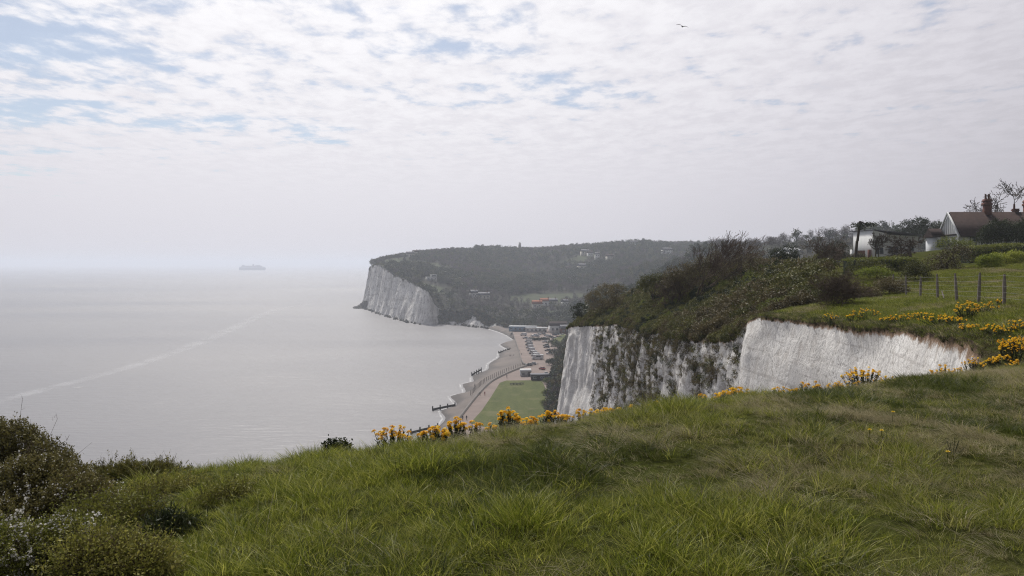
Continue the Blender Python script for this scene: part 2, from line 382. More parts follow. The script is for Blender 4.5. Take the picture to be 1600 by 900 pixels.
    b = NB('pale gravel'); g = b.pos(); n1 = b.noise(g, .12, 5); n2 = b.noise(g, 1.5, 6, .7)
    col = b.ramp(n1, [(.3, (.165, .13, .115)), (.7, (.225, .178, .158))]); col = b.mix(b.rng(n2, .42, .3), col, (.14, .11, .10)); M['gravel'] = b.bsdf(col, .9, .2, b.bump(n2, .4, .1))
    b = NB('mown lawn'); g = b.pos(); n1 = b.noise(b.pos((.25, .05, 1)), 1., 5); n2 = b.noise(g, 1.2, 6, .7)
    col = b.ramp(n1, [(.3, (.055, .07, .02)), (.7, (.085, .098, .03))]); col = b.mix(b.rng(n2, .5, .7), col, (.12, .12, .05)); col = b.mix(b.rng(b.noise(g, .11, 5, .6), .52, .66, 0, .7), col, (.13, .125, .06)); M['lawn'] = b.bsdf(col, .95, .1, b.bump(n2, .5, .1))
    b = NB('wake painted sheen'); g = b.pos(); n = b.noise(b.pos((.02, .05, 1)), 1., 6, .65, .5); f = b.math('MULTIPLY', b.attr('edge'), b.rng(n, .38, .62, .1, 1))  # whitish colour stands in for sky reflected by the smooth wake water
    bs = b.n('ShaderNodeBsdfPrincipled'); bs.inputs['Base Color'].default_value = (.92, .92, .92, 1); bs.inputs['Roughness'].default_value = .3; tr = b.n('ShaderNodeBsdfTransparent'); mx = b.n('ShaderNodeMixShader')
    b.L.new(b.math('MULTIPLY', f, .16), mx.inputs[0]); b.L.new(tr.outputs[0], mx.inputs[1]); b.L.new(bs.outputs[0], mx.inputs[2]); b.L.new(mx.outputs[0], b.out.inputs[0]); M['foam'] = b.m
    b = NB('surf'); n = b.noise(b.pos((.25, .25, 1)), 1., 6, .7, .5); f = b.math('MULTIPLY', b.attr('edge'), b.rng(n, .36, .54))
    bs = b.n('ShaderNodeBsdfDiffuse'); bs.inputs[0].default_value = (.75, .75, .74, 1); tr = b.n('ShaderNodeBsdfTransparent'); mx = b.n('ShaderNodeMixShader')
    b.L.new(b.math('MULTIPLY', f, .5), mx.inputs[0]); b.L.new(tr.outputs[0], mx.inputs[1]); b.L.new(bs.outputs[0], mx.inputs[2]); b.L.new(mx.outputs[0], b.out.inputs[0]); M['surf'] = b.m
    M['g_lush'] = leafmat('lush grass', [(.1, (0.048, 0.07, 0.007)), (.5, (0.155, 0.185, 0.019)), (.9, (0.38, 0.37, 0.08))], .5, .5)
    M['g_olive'] = leafmat('olive grass', [(.1, (0.05, 0.062, 0.01)), (.5, (0.165, 0.18, 0.03)), (.9, (0.4, 0.37, 0.13))], .5, .55)
    M['g_dry'] = leafmat('dry grass', [(.1, (0.13, 0.115, 0.05)), (.5, (0.3, 0.26, 0.14)), (.9, (0.5, 0.45, 0.3))], .42, .6)
    M['g_dark'] = leafmat('dark grass', [(.1, (0.022, 0.032, 0.006)), (.5, (0.058, 0.075, 0.012)), (.9, (0.14, 0.155, 0.035))], .5, .5)
    M['gorse'] = leafmat('gorse spines', [(.1, (0.055, 0.06, 0.015)), (.5, (0.15, 0.145, 0.035)), (.9, (0.29, 0.25, 0.08))], .3)
    M['bramble'] = leafmat('bramble leaves', [(.1, (0.055, 0.052, 0.018)), (.5, (0.15, 0.135, 0.042)), (.9, (0.29, 0.24, 0.1))], .3)
    M['hawthorn'] = leafmat('young hawthorn leaves', [(.1, (0.075, 0.09, 0.016)), (.5, (0.18, 0.185, 0.035)), (.9, (0.33, 0.3, 0.08))], .35)
    M['darkleaf'] = leafmat('dark shrub leaves', [(.05, (.016, .024, .010)), (.5, (.03, .042, .015)), (.93, (.06, .07, .025))], .15)
    M['scrub1'] = leafmat('olive scrub', [(.1, (0.036, 0.042, 0.011)), (.5, (0.105, 0.108, 0.026)), (.9, (0.22, 0.2, 0.055))], .2)
    M['scrub2'] = leafmat('brown scrub', [(.1, (0.042, 0.035, 0.017)), (.5, (0.115, 0.093, 0.042)), (.9, (0.2, 0.165, 0.075))], .15)
    M['scrub3'] = leafmat('fresh green scrub', [(.1, (0.055, 0.072, 0.014)), (.5, (0.14, 0.165, 0.03)), (.9, (0.26, 0.27, 0.065))], .25)
    M['limegreen'] = leafmat('bright spring leaves', [(.1, (0.12, 0.16, 0.02)), (.5, (0.25, 0.29, 0.035)), (.9, (0.4, 0.4, 0.07))], .3)
    M['hedge'] = leafmat('clipped hedge leaves', [(.1, (0.06, 0.08, 0.016)), (.5, (0.14, 0.165, 0.03)), (.9, (0.25, 0.245, 0.055))], .25)
    M['wood_green'] = leafmat('woodland evergreen', [(.1, (0.028, 0.04, 0.022)), (.5, (0.05, 0.066, 0.034)), (.9, (0.085, 0.1, 0.048))], .1, inst=.55)
    M['wood_olive'] = leafmat('woodland spring crown', [(.1, (0.052, 0.058, 0.03)), (.5, (0.09, 0.098, 0.046)), (.9, (0.14, 0.145, 0.065))], .1, inst=.55)
    M['wood_bare'] = leafmat('leafless woodland crown', [(.1, (0.055, 0.046, 0.044)), (.5, (0.088, 0.075, 0.07)), (.9, (0.13, 0.11, 0.1))], .1, inst=.55)
    M['petal'] = leafmat('orange yellow petals', [(.1, (0.74, 0.38, 0.012)), (.5, (0.88, 0.56, 0.018)), (.9, (0.93, 0.7, 0.045))], .45, inst=.5)
    M['petal_in'] = plain('yellow petals', (.85, .62, .03), .6)
    M['blossom'] = leafmat('white blossom', [(.05, (.55, .53, .50)), (.5, (.70, .68, .65)), (.93, (.8, .79, .77))], .3)
    M['bark'] = plain('grey brown bark', (.075, .058, .045), .9, .35, 6., .1, .6)
    M['twig'] = plain('reddish brown twigs', (.10, .075, .058), .9, .3, 3., .1)
    M['post'] = plain('weathered timber', (.23, .20, .175), .9, .25, 5., .1, .6)
    M['oldwood'] = plain('dark sea worn timber', (.045, .04, .036), .9, .3, 1., .1, .4)
    M['wire'] = plain('galvanised wire', (.24, .24, .245), .6, .1, 2., .3)
    M['render'] = plain('white render', (.62, .62, .61), .85, .07, .8, .2, .1)
    M['cream'] = plain('cream render', (.52, .49, .43), .85, .1, .8, .2)
    M['dirtywhite'] = plain('weathered white paint', (.48, .49, .50), .8, .12, .6, .2)
    M['brick'] = plain('red brick', (.13, .058, .044), .9, .3, 3., .15, .3)
    M['tile'] = plain('brown clay tile', (.045, .030, .027), .9, .3, 1.8, .15, .5)
    M['redtile'] = plain('orange clay tile', (.29, .115, .07), .9, .2, .8, .15)
    M['slate'] = plain('grey slate', (.10, .10, .115), .7, .2, 1., .3)
    M['timber'] = plain('dark timber', (.05, .042, .038), .8, .2, 3., .2)
    M['glass'] = plain('window glass', (.07, .085, .10), .12, .2, .5, .6)
    M['blueboard'] = plain('pale blue boards', (.22, .31, .40), .7, .12, .6, .2)
    M['steel'] = plain('grey metal', (.25, .255, .26), .5, .15, 1., .4)
    M['tyre'] = plain('black rubber', (.02, .02, .022), .8, .1)
    for n, c in (('white', (.62, .63, .64)), ('silver', (.36, .38, .40)), ('grey', (.12, .13, .14)), ('black', (.022, .023, .026)), ('navy', (.03, .05, .09)), ('green', (.035, .07, .06)), ('red', (.28, .035, .03)), ('blue', (.06, .13, .26))):
        M['car_' + n] = plain(n + ' car paint', c, .28, .05, .5, .5)
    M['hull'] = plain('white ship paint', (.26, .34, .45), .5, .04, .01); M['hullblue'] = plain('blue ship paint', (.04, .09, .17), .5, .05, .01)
    M['rock'] = plain('dark shore rock', (.085, .08, .068), .9, .4, .08, .2, 1.)
    M['concrete'] = plain('sea wall concrete', (.17, .155, .145), .9, .2, .3, .15, .2)
    M['feather'] = plain('gull feathers', (.16, .16, .17), .7, .1); M['stone'] = plain('pale memorial stone', (.66, .65, .63), .9, .1)
    for n, c in (('dark', (.025, .027, .035)), ('red', (.25, .04, .04)), ('blue', (.05, .08, .16)), ('pale', (.4, .38, .36))): M['cloth_' + n] = plain(n + ' clothing', c, .9, .2)
mats()
# ------------------------------------------------------------------ sea
def sheet(name, pts, mat, kind='structure'):
    V = [tuple(p) for p in pts]; me = bpy.data.meshes.new(name); me.from_pydata(V, [], [tuple(range(len(V)))]); 
    return tag(ob(name, me, M[mat]), kind=kind)
sheet('sea', [(-15000, -300, 0), (9000, -300, 0), (9000, 20000, 0), (-15000, 20000, 0)], 'sea')
def ribbon(name, pts, wid, mat, z):
    """strip lying on the water, fading at its sides"""
    P = spline([(p[0], p[1], 0) for p in pts], 12.); T = np.gradient(P, axis=0); T /= np.linalg.norm(T, axis=1, keepdims=True); Nn = np.stack([-T[:, 1], T[:, 0], T[:, 2]], 1)
    wv = np.interp(np.linspace(0, 1, len(P)), np.linspace(0, 1, len(wid)), wid)[:, None]; V = []; e = []
    for k, a in ((-1, 0), (-.4, 1), (.4, 1), (1, 0)): V.append(P + Nn * wv * k + (0, 0, z)); e.append(np.full(len(P), a))
    n = len(P); q = [(j * n + i, j * n + i + 1, (j + 1) * n + i + 1, (j + 1) * n + i) for j in range(3) for i in range(n - 1)]
    me = mesh_np(name, np.concatenate(V), np.array(q)); ee = np.concatenate(e); ee[0::n] = 0; ee[n - 1::n] = 0; fattr(me, 'edge', ee); return tag(ob(name, me, M[mat]), kind='stuff')
wake = ribbon('ship_wake', [onz(a, b, 0) for a, b in ((-60, 642), (60, 611), (160, 585), (240, 562), (300, 540), (360, 515), (400, 496), (440, 482), (490, 474))], [5, 6, 6, 8, 9, 9, 8, 8, 6], 'foam', .02)
tag(wake, 'long streak of smooth wake water, its reflection painted pale, curving across the grey sea', 'wake')
for i, (a, b, c) in enumerate(((123, 605, 12), (424, 556, 14))):
    r = ribbon('foam_patch', [onz(a - c, b + 1.5, 0), onz(a, b, 0), onz(a + c, b, 0)], [1.0, 2.0, .8], 'surf', .03)
    tag(r, ('small white foam line on the sea near the wake' if i == 0 else 'small white foam line in mid bay left of the beach'), 'foam')

# ------------------------------------------------------------------ near clifftop
EDGE = [(-14, -12, 56.5), (-11, -3, 56.6), (-9.5, 4, 56.3), (-8, 8.5, 56.1), (-5, 11, 56.2), (-2.7, 10.7, 56.6), (-1.1, 10.6, 57.0), (0, 11, 57.1), (1.1, 11.5, 57.2), (2.6, 12.5, 57.2),
        (5.2, 14.5, 57.05), (7.9, 16.6, 56.95), (10.0, 18.2, 57.1), (11.5, 19.0, 57.45), (12.35, 19.9, 57.75), (12.8, 21.5, 57.85), (13.2, 24, 57.8), (14, 28, 57.64), (14.3, 31, 57.45), (14.2, 34, 57.3), (13.8, 38, 57.2), (13.3, 42, 57.06),
        (13.3, 44, 56.5), (13.5, 46.5, 55.6), (12.9, 52, 54.9), (12.4, 60, 54.5), (11.9, 75, 53.8), (11.3, 90, 52.9), (10.0, 102, 51.9), (8.25, 110, 50.9), (9.5, 114, 50.5), (14, 119, 50), (24, 128, 50), (40, 150, 49)]
BACK = [(90, 205, 58), (160, 260, 58), (260, 270, 60), (260, -15, 64), (100, -15, 61), (30, -15, 59.5), (0, -15, 58.4)]
CREST = [(-4.1, 10, 57.26), (-3.17, 9.5, 57.54), (-1.65, 9, 57.83), (-.45, 9, 58.04), (.63, 9.5, 58.07), (1.67, 10, 58.13), (3.2, 11, 58.07), (5.85, 13, 57.95), (8.5, 15, 57.76), (10.6, 17, 57.75)]
CREST = [(a, b, c - .12 - .035 * max(0, -a - .5)) for a, b, c in CREST]
EDGE_LOW = [(a, b, c - .3) if b < 18 and a < 9 else (a, b, c) for a, b, c in EDGE]
CTRL = EDGE_LOW + BACK + CREST + [(0, 0, 58.35), (-3, 3, 58.05), (3, 5, 58.36), (0, 4.2, 58.32), (0, 6.5, 58.22), (-2.5, 6, 58.0), (-6, 0, 57.7), (-5.5, 5, 57.4), (8, 8, 58.4), (5, 9, 58.3), (10, 0, 58.9), (14, 15, 58.1), (12, 12, 58.35), (17, 22, 58.3), (20, 10, 59),
        (18, 28, 58.44), (18.6, 30.5, 58.35), (19.7, 34, 58.27), (21, 38, 58.2), (22.3, 42, 58.1), (24, 47, 57.96), (31.7, 50, 58.8), (38, 62, 59.7), (47, 75, 60.1), (36, 70, 59.2), (25, 52, 58.0), (18, 46, 57.4), (20, 60, 57.6), (20, 80, 57.3), (15, 90, 55.4), (16, 100, 54.5), (22, 112, 55.6), (30, 90, 58.6), (30, 70, 58.7), (60, 120, 61.2), (87, 143, 61.8), (91, 180, 61.4), (60, 90, 60.8)]
near_tps = TPS(CTRL, 1e-5)
def near_h(x, y): return near_tps(x, y)
ESP = spline(EDGE, .35); ESP[:, 2] = near_h(ESP[:, 0], ESP[:, 1])
rgE = np.random.default_rng(3)
# ragged edge in plan
tanE = np.gradient(ESP, axis=0); tanE[:, 2] = 0; tanE /= np.linalg.norm(tanE, axis=1, keepdims=True); norE = np.stack([-tanE[:, 1], tanE[:, 0], 0 * tanE[:, 0]], 1)
ESP0 = ESP.copy()
if True:
    jit = np.array([noise.noise(Vector((p[0] * .9, p[1] * .9, 3.3))) * .22 + noise.noise(Vector((p[0] * .25, p[1] * .25, 9.1))) * .35 for p in ESP]); ESP[:, :2] += (norE * jit[:, None])[:, :2]
    ESP[:, 2] = near_h(ESP[:, 0], ESP[:, 1])
LAND = [tuple(p) for p in ESP] + BACK
def hummock(x, y):
    return np.array([noise.noise(Vector((a * 1.1, b * 1.1, 0))) * .06 + noise.noise(Vector((a * 2.6, b * 2.6, 4))) * .04 for a, b in zip(x, y)])
def near_z(x, y): return near_h(x, y) + hummock(np.atleast_1d(x), np.atleast_1d(y))
def near_top():
    rg = np.random.default_rng(11); P = []
    for x0, x1, y0, y1, st in ((-14, 32, -14, 26, .35), (-14, 45, 26, 60, .8), (-14, 60, 60, 130, 2.), (45, 130, -14, 60, 3.), (60, 130, 60, 200, 3.5), (14, 60, 130, 200, 4), (130, 260, -14, 268, 8)):
        gx, gy = np.meshgrid(np.arange(x0, x1, st), np.arange(y0, y1, st)); g = np.stack([gx.ravel(), gy.ravel()], 1); P.append(g + rg.uniform(-.3, .3, g.shape) * st)
    P = np.concatenate(P); P = P[inside(LAND, P[:, 0], P[:, 1])]
    # keep clear of the rim so that the triangles stay well shaped
    d = np.min(np.linalg.norm(P[:, None, :] - ESP[None, ::3, :2], axis=2), 1) if len(P) < 20000 else np.concatenate([np.min(np.linalg.norm(P[i:i + 4000, None, :] - ESP[None, ::3, :2], axis=2), 1) for i in range(0, len(P), 4000)])
    P = P[d > .25]
    xy, tri, ov = cdt(LAND, P); z = near_h(xy[:, 0], xy[:, 1]); hm = hummock(xy[:, 0], xy[:, 1])
    edge = np.array([any(i < len(LAND) for i in o) for o in ov]); z = z + np.where(edge, 0, hm)
    me = smooth(mesh_np('clifftop', np.column_stack([xy, z]), tri)); return tag(ob('clifftop', me, M['turf']), kind='structure')
near_top()
def cliff(name, E, E2, nor, depths, outw, amp, mat, soil_d, weather, seed, vstretch=.35):
    """hanging strip of rock under a rim; depths below the rim and how far each row leans out"""
    m, n = len(depths), len(E); V = np.empty((m, n, 3))
    for j, (d, o) in enumerate(zip(depths, outw)):
        k = min(1., d / 1.1); V[j] = E * (1 - k) + E2 * k + nor * o; V[j, :, 2] = np.maximum(E[:, 2] - d, -.6)
    Q = V.reshape(-1, 3); dep = np.repeat(depths, n)
    dz = np.array([noise.fractal(Vector((p[0] * .6 + seed, p[1] * .6, p[2] * .6 * vstretch)), .75, 2.1, 7) for p in Q])
    rid = np.array([abs(noise.noise(Vector((p[0] * .28 + seed, p[1] * .28 + 5, p[2] * .05)))) for p in Q])
    amp = amp * np.tile(np.interp(E[:, 1], [0, 38, 43, 47, 200], [.2, .2, .35, .55, .7]), m); k = np.clip(dep / 1.2, 0, 1); Q += np.tile(nor, (m, 1)) * ((dz * amp - rid * amp * .7 + amp * .15) * k)[:, None]
    i = np.arange(n - 1); q = np.concatenate([np.stack([j * n + i, (j + 1) * n + i, (j + 1) * n + i + 1, j * n + i + 1], 1) for j in range(m - 1)])
    me = mesh_np(name, Q, q); smooth(me)
    fattr(me, 'soil', np.clip(1 - dep / np.tile(np.interp(E[:, 1], [0, 17, 21, 26, 42, 46, 200], [.8, 1.15, 1.15, .65, .36, .6, .5]), m), 0, 1)); fattr(me, 'weather', np.tile(weather, m)); o = tag(ob(name, me, M[mat]), kind='structure'); return o, Q, dep
dist = np.concatenate([[0], np.cumsum(np.linalg.norm(np.diff(ESP, axis=0), axis=1))])
weather = np.interp(ESP[:, 1], [0, 42, 46, 50, 80, 91, 96, 200], [0, 0, .75, 1, 1, .7, .1, .1]) * (ESP[:, 0] > 5)
DEP = np.concatenate([np.arange(0, 2, .14), np.arange(2, 9, .25), np.arange(9, 22, .5), np.arange(22, 60, 3.)]); 
soil_w = .95
near_cliff, CQ, CD = cliff('chalk_cliff', ESP, ESP0, norE, DEP, .08 * DEP + .25 * np.clip(DEP / 2, 0, 1) + .12 * np.clip(DEP - 8, 0, 50), .55, 'chalk', 1.0, weather, 0., .4)

# ------------------------------------------------------------------ far headland and the hills round the bay
FE = [at(*p) for p in ((690, 420, 1900), (640, 417, 1500), (592, 417, 1250), (577, 421, 1075), (579, 417, 1040), (588, 414, 990), (597, 416, 950), (607, 424, 905), (622, 432, 860), (637, 439, 820), (650, 446, 790), (660, 451, 768), (670, 457, 752), (675, 466, 755), (681, 478, 760), (692, 484, 762), (712, 487, 752), (735, 482, 742), (752, 487, 728), (770, 497, 710), (788, 508, 694), (800, 511, 688), (830, 509, 682), (866, 509, 672))]
FE = [tuple(p) for p in FE] + [(58, 640, 9), (66, 600, 14), (58, 530, 28), (48, 460, 33), (38, 375, 35), (30, 300, 36), (24, 230, 38), (24, 180, 42), (40, 160, 46)]
FB = [(300, 190, 58), (700, 400, 70), (1300, 900, 80), (1400, 2000, 80), (200, 2050, 70)]
sk = [(603, 399, 1090), (634, 396, 1120), (675, 388, 1180), (709, 386, 1210), (742, 389, 1260), (810, 387, 1350), (855, 386, 1400), (900, 385, 1400), (960, 383, 1400), (1010, 379, 1350), (1075, 381, 1250), (1150, 375, 620), (1230, 369, 520), (1320, 366, 480), (1450, 366, 480)]
mid = [(672, 440, 850), (640, 412, 950), (745, 468, 800), (850, 482, 790), (850, 462, 860), (930, 446, 900), (905, 400, 1180), (870, 502, 690), (820, 505, 700), (830, 425, 1150), (960, 424, 1000), (720, 430, 950), (690, 462, 790), (760, 445, 900), (770, 410, 1150), (700, 405, 1080), (1000, 420, 900), (900, 480, 740), (620, 408, 1020)]
FC = FE + FB + [tuple(at(*p) - Vector((0, 0, 5))) for p in sk] + [tuple(at(*p) - Vector((0, 0, 3))) for p in mid] + [(117, 700, 24), (200, 620, 40), (150, 450, 46), (100, 300, 48), (300, 500, 58), (0, 1600, 78), (600, 1500, 80), (400, 1800, 75), (800, 900, 75), (-120, 1500, 62), (250, 250, 55)]
far_tps = TPS(FC, 1e-4)
def far_h(x, y):
    x = np.atleast_1d(x); y = np.atleast_1d(y)
    return far_tps(x, y) + np.array([noise.noise(Vector((a * .012, b * .012, 2))) * 3. for a, b in zip(x, y)])
FSP = spline(FE[:24], 4.0); FSP2 = np.concatenate([FSP, np.array(FE[24:])]); FLAND = [tuple(p) for p in FSP2] + FB
fields = [(*at(640, 403, 1000)[:2], 48, 55), (*at(852, 458, 860)[:2], 45, 32), (*at(672, 447, 835)[:2], 16, 16), (*at(600, 405, 1030)[:2], 45, 60), (*at(842, 484, 780)[:2], 32, 10), (*at(905, 394, 1180)[:2], 30, 20), (*at(680, 452, 815)[:2], 12, 14)]
def field_mask(x, y):
    m = np.zeros(len(x))
    for a, b, rx, ry in fields:
        nz = np.array([noise.noise(Vector((p * .04, q * .04, 7))) * .5 for p, q in zip(x, y)]); m = np.maximum(m, np.clip(1.5 - np.hypot((x - a) / rx, (y - b) / ry) + nz, 0, 1))
    return m
def far_top():
    rg = np.random.default_rng(12); gx, gy = np.meshgrid(np.arange(-260, 1400, 13.), np.arange(165, 2040, 13.)); g = np.stack([gx.ravel(), gy.ravel()], 1); g += rg.uniform(-4, 4, g.shape)
    g = g[inside(FLAND, g[:, 0], g[:, 1])]; d = np.min(np.linalg.norm(g[:, None] - FSP2[None, ::4, :2], axis=2), 1); g = g[d > 6]
    xy, tri, ov = cdt(FLAND, g); z = far_h(xy[:, 0], xy[:, 1]); 
    for i, o in enumerate(ov):
        for k in o:
            if k < len(FSP2): z[i] = FSP2[k][2]
    me = smooth(mesh_np('hillside', np.column_stack([xy, z]), tri)); fattr(me, 'field', field_mask(xy[:, 0], xy[:, 1])); return tag(ob('hillside', me, M['hill']), kind='structure')
far_top()
tf = np.gradient(FSP, axis=0); tf[:, 2] = 0; tf /= np.linalg.norm(tf, axis=1, keepdims=True); nf = np.stack([tf[:, 1], -tf[:, 0], 0 * tf[:, 0]], 1)
def far_cliff():
    fr = np.linspace(0, 1, 26); n = len(FSP); V = []
    lean = np.interp(FSP[:, 1], [650, 740, 752, 765, 1100], [4, 9, 6, 9, 12])
    for f in fr: 
        P = FSP + nf * (lean * f * (.55 + .45 * f))[:, None]; P[:, 2] = FSP[:, 2] * (1 - f) - .6 * f; V.append(P)
    Q = np.concatenate(V); f = np.repeat(fr, n)
    dz = np.array([noise.fractal(Vector((p[0] * .07, p[1] * .07, p[2] * .012)), .8, 2.1, 6) for p in Q]); rid = np.array([abs(noise.noise(Vector((p[0] * .06 + 3, p[1] * .06, p[2] * .004)))) for p in Q])
    Q += np.tile(nf, (26, 1)) * ((dz * 2.2 - rid * 5.) * np.clip(f * 5, 0, 1))[:, None]
    i = np.arange(n - 1); q = np.concatenate([np.stack([j * n + i, j * n + i + 1, (j + 1) * n + i + 1, (j + 1) * n + i], 1) for j in range(25)])
    me = smooth(mesh_np('chalk_cliff', Q, q)); 
    # right of the headland's corner the low cliff is mostly overgrown, with bare chalk scars
    over = (np.clip((Q[:, 0] + 76) / 6, 0, 1)) * (Q[:, 1] < 800)
    ns = np.array([noise.fractal(Vector((p[0] * .06, p[1] * .06, p[2] * .05)), .8, 2., 4) for p in Q]); low = np.clip(1.15 - f * 1.1, 0, 1)
    wv = np.where(over > 0, np.clip(over * (.33 + ns * 1.1 + (low - .5) * .5), 0, 1), np.clip(.62 - f * 6 + ns * .5, 0, 1)); fattr(me, 'weather', wv); return tag(ob('chalk_cliff', me, M['farchalk']), kind='structure'), Q, f
fc, FQ, FQf = far_cliff()
def ledge():
    """low rocks running out from the headland's foot, and fallen chalk along it"""
    rg = np.random.default_rng(5); mb = MB()
    for k in range(150):
        t = rg.random(); a = onz(553 + 22 * t, 480.5 + rg.uniform(-1, 1.5), 0); hh = 1.0 + 11 * t ** 1.6
        c = np.array([a[0] + rg.uniform(-2, 6), a[1] + rg.uniform(-10, 30) , 0]); r = rg.uniform(2, 5) * (.5 + t)
        th = np.sort(rg.uniform(0, 2 * math.pi, 7)); rings = []
        for z, s in ((-.6, 1.2), (hh * .5 * rg.uniform(.5, 1), 1.), (hh * rg.uniform(.5, 1), .45)): rings.append([(c[0] + math.cos(q) * r * s * rg.uniform(.8, 1.2), c[1] + math.sin(q) * r * s * rg.uniform(.8, 1.2), z) for q in th])
        mb.loft(rings)
    o = mb.build('rock_ledge', M['rock']); tag(o, kind='structure')
    mb = MB(); base = FQ[FQf > .99]
    for k in range(420):
        p = base[rg.integers(0, len(base))]
        if p[1] > 1080 or p[0] > -10: continue
        c = p + np.array([rg.uniform(-4, 1), rg.uniform(-4, 1), 0]); r = rg.uniform(.5, 1.8); th = np.sort(rg.uniform(0, 2 * math.pi, 6)); rings = []
        for z, s in ((-.6, 1.2), (r * .6, 1.), (r * 1.3, .4)): rings.append([(c[0] + math.cos(q) * r * s, c[1] + math.sin(q) * r * s, z * rg.uniform(.7, 1.2)) for q in th])
        mb.loft(rings)
    tag(mb.build('fallen_rocks', M['rock']), 'dark fallen rocks along the foot of the far chalk headland', 'rocks', None, 'stuff')
ledge()

# ------------------------------------------------------------------ beach, promenade, lawn and car park
SH = [(640, 740), (660, 703), (681, 671), (694, 655), (688, 643), (712, 633), (702, 620), (725, 614), (721, 601), (737, 597), (738, 587), (760, 578), (763, 569), (778, 559), (780, 551.5), (794, 548), (781, 538.5), (803, 535), (797, 528), (786, 522), (772, 517), (752, 511.5), (728, 508.5), (700, 507), (684, 507)]
WALL = [(640, 760), (680, 704), (700, 678), (722, 650), (749, 616), (770, 596), (800, 581), (828, 570.5)]       # foot of the promenade
BW = [(828, 570.5), (817, 566), (812, 552), (807, 536), (802, 522), (800, 515)]                                    # edge between beach and car park
ZP = 4.0
shore = [onz(a, b, -.25) for a, b in SH]; wall = [onz(a, b, ZP) for a, b in WALL + BW[1:]]
def beach():
    s = spline([tuple(p) for p in shore], 3.0); wl = [tuple(p) for p in wall] + [tuple(at(780, 510, 692)), (-22, 735, 2.5), (-45, 755, 1.5), (-68, 765, 1.0)]
    wl = spline([(x, y, min(z, 3.2)) for x, y, z in wl], 4.); poly = [tuple(p) for p in s] + [tuple(p) for p in wl[::-1]]; rg = np.random.default_rng(8)
    gx, gy = np.meshgrid(np.arange(-90, 40, 2.5), np.arange(200, 780, 4.)); g = np.stack([gx.ravel(), gy.ravel()], 1) + rg.uniform(-.8, .8, (gx.size, 2)); g = g[inside(poly, g[:, 0], g[:, 1])]
    ds = np.min(np.linalg.norm(g[:, None] - s[None, :, :2], axis=2), 1); dw = np.min(np.linalg.norm(g[:, None] - wl[None, :, :2], axis=2), 1); k = (ds > 1.2) & (dw > 1.2); g, ds, dw = g[k], ds[k], dw[k]
    xy, tri, ov = cdt(poly, g); ds = np.min(np.linalg.norm(xy[:, None] - s[None, :, :2], axis=2), 1); dw = np.min(np.linalg.norm(xy[:, None] - wl[None, :, :2], axis=2), 1)
    f = ds / (ds + dw + 1e-6); z = -.25 + 3.45 * f ** .75 + np.array([noise.noise(Vector((a * .15, b * .06, 1))) * .35 for a, b in xy]) * np.minimum(1, ds / 5)
    return tag(ob('beach', smooth(mesh_np('beach', np.column_stack([xy, z]), tri)), M['shingle']), kind='structure')
beach()
sf = ribbon('surf_line', [(p[0] - .6, p[1] - .8) for p in shore], [.55] * 8 + [.8] * 8 + [1.3] * 9, 'surf', .05); tag(sf, 'thin white surf breaking along the edge of the shingle beach', 'surf')
def slab(name, pts, z, mat, kind='structure', skirt=4.5):
    """flat sheet with a vertical skirt, so that it has a real step at its sides"""
    n = len(pts); V = [(x, y, z) for x, y in pts] + [(x, y, z - skirt) for x, y in pts]; me = bpy.data.meshes.new(name)
    me.from_pydata(V, [], [tuple(range(n))] + [(i, i + n, (i + 1) % n + n, (i + 1) % n) for i in range(n)]); return tag(ob(name, me, M[mat]), kind=kind)
wxy = [tuple(p[:2]) for p in wall]
foot = [(14.0, 250), (14.6, 300), (19.8, 375), (28, 460), (36, 530), (52, 590), (66, 640), (50, 668), (20, 680), (1, 690)]
slab('promenade', wxy + foot[::-1], ZP, 'gravel')
lawn_px = [(735, 661), (753, 641), (768, 619), (781, 598), (791, 594.5), (846, 594), (852, 606), (854, 640), (846, 672), (775, 672)]
slab('lawn', [tuple(onz(a, b, ZP + .06)[:2]) for a, b in lawn_px], ZP + .06, 'lawn', skirt=.1)
slab('grass_bank', [tuple(onz(a, b, ZP + .06)[:2]) for a, b in ((862, 535), (868, 528), (882, 523), (888, 530), (884, 545), (868, 540))], ZP + .9, 'lawn', skirt=1.2)
# low sea wall along the promenade's edge
def path_wall(name, pts, width, z0, z1, mat):
    P = np.array(pts, float); T = np.gradient(P, axis=0); T /= np.linalg.norm(T, axis=1, keepdims=True); Nn = np.stack([-T[:, 1], T[:, 0]], 1) * width / 2; mb = MB()
    mb.loft([[(*(P[i] + Nn[i]), z0), (*(P[i] - Nn[i]), z0), (*(P[i] - Nn[i]), z1), (*(P[i] + Nn[i]), z1)] for i in range(len(P))]); return mb.build(name, mat)
pw = spline([(p[0], p[1], 0) for p in wall[:8]], 6.)[:, :2]
tag(path_wall('sea_wall', pw - np.array([.25, 0]), .6, -.5, ZP + .75, M['concrete']), 'low dark sea wall between shingle beach and promenade', 'wall')
tag(path_wall('kerb_wall', spline([(p[0], p[1], 0) for p in wall[7:]], 6.)[:, :2], .4, 2.5, ZP + .25, M['concrete']), 'low kerb between the shingle and the car park', 'wall')
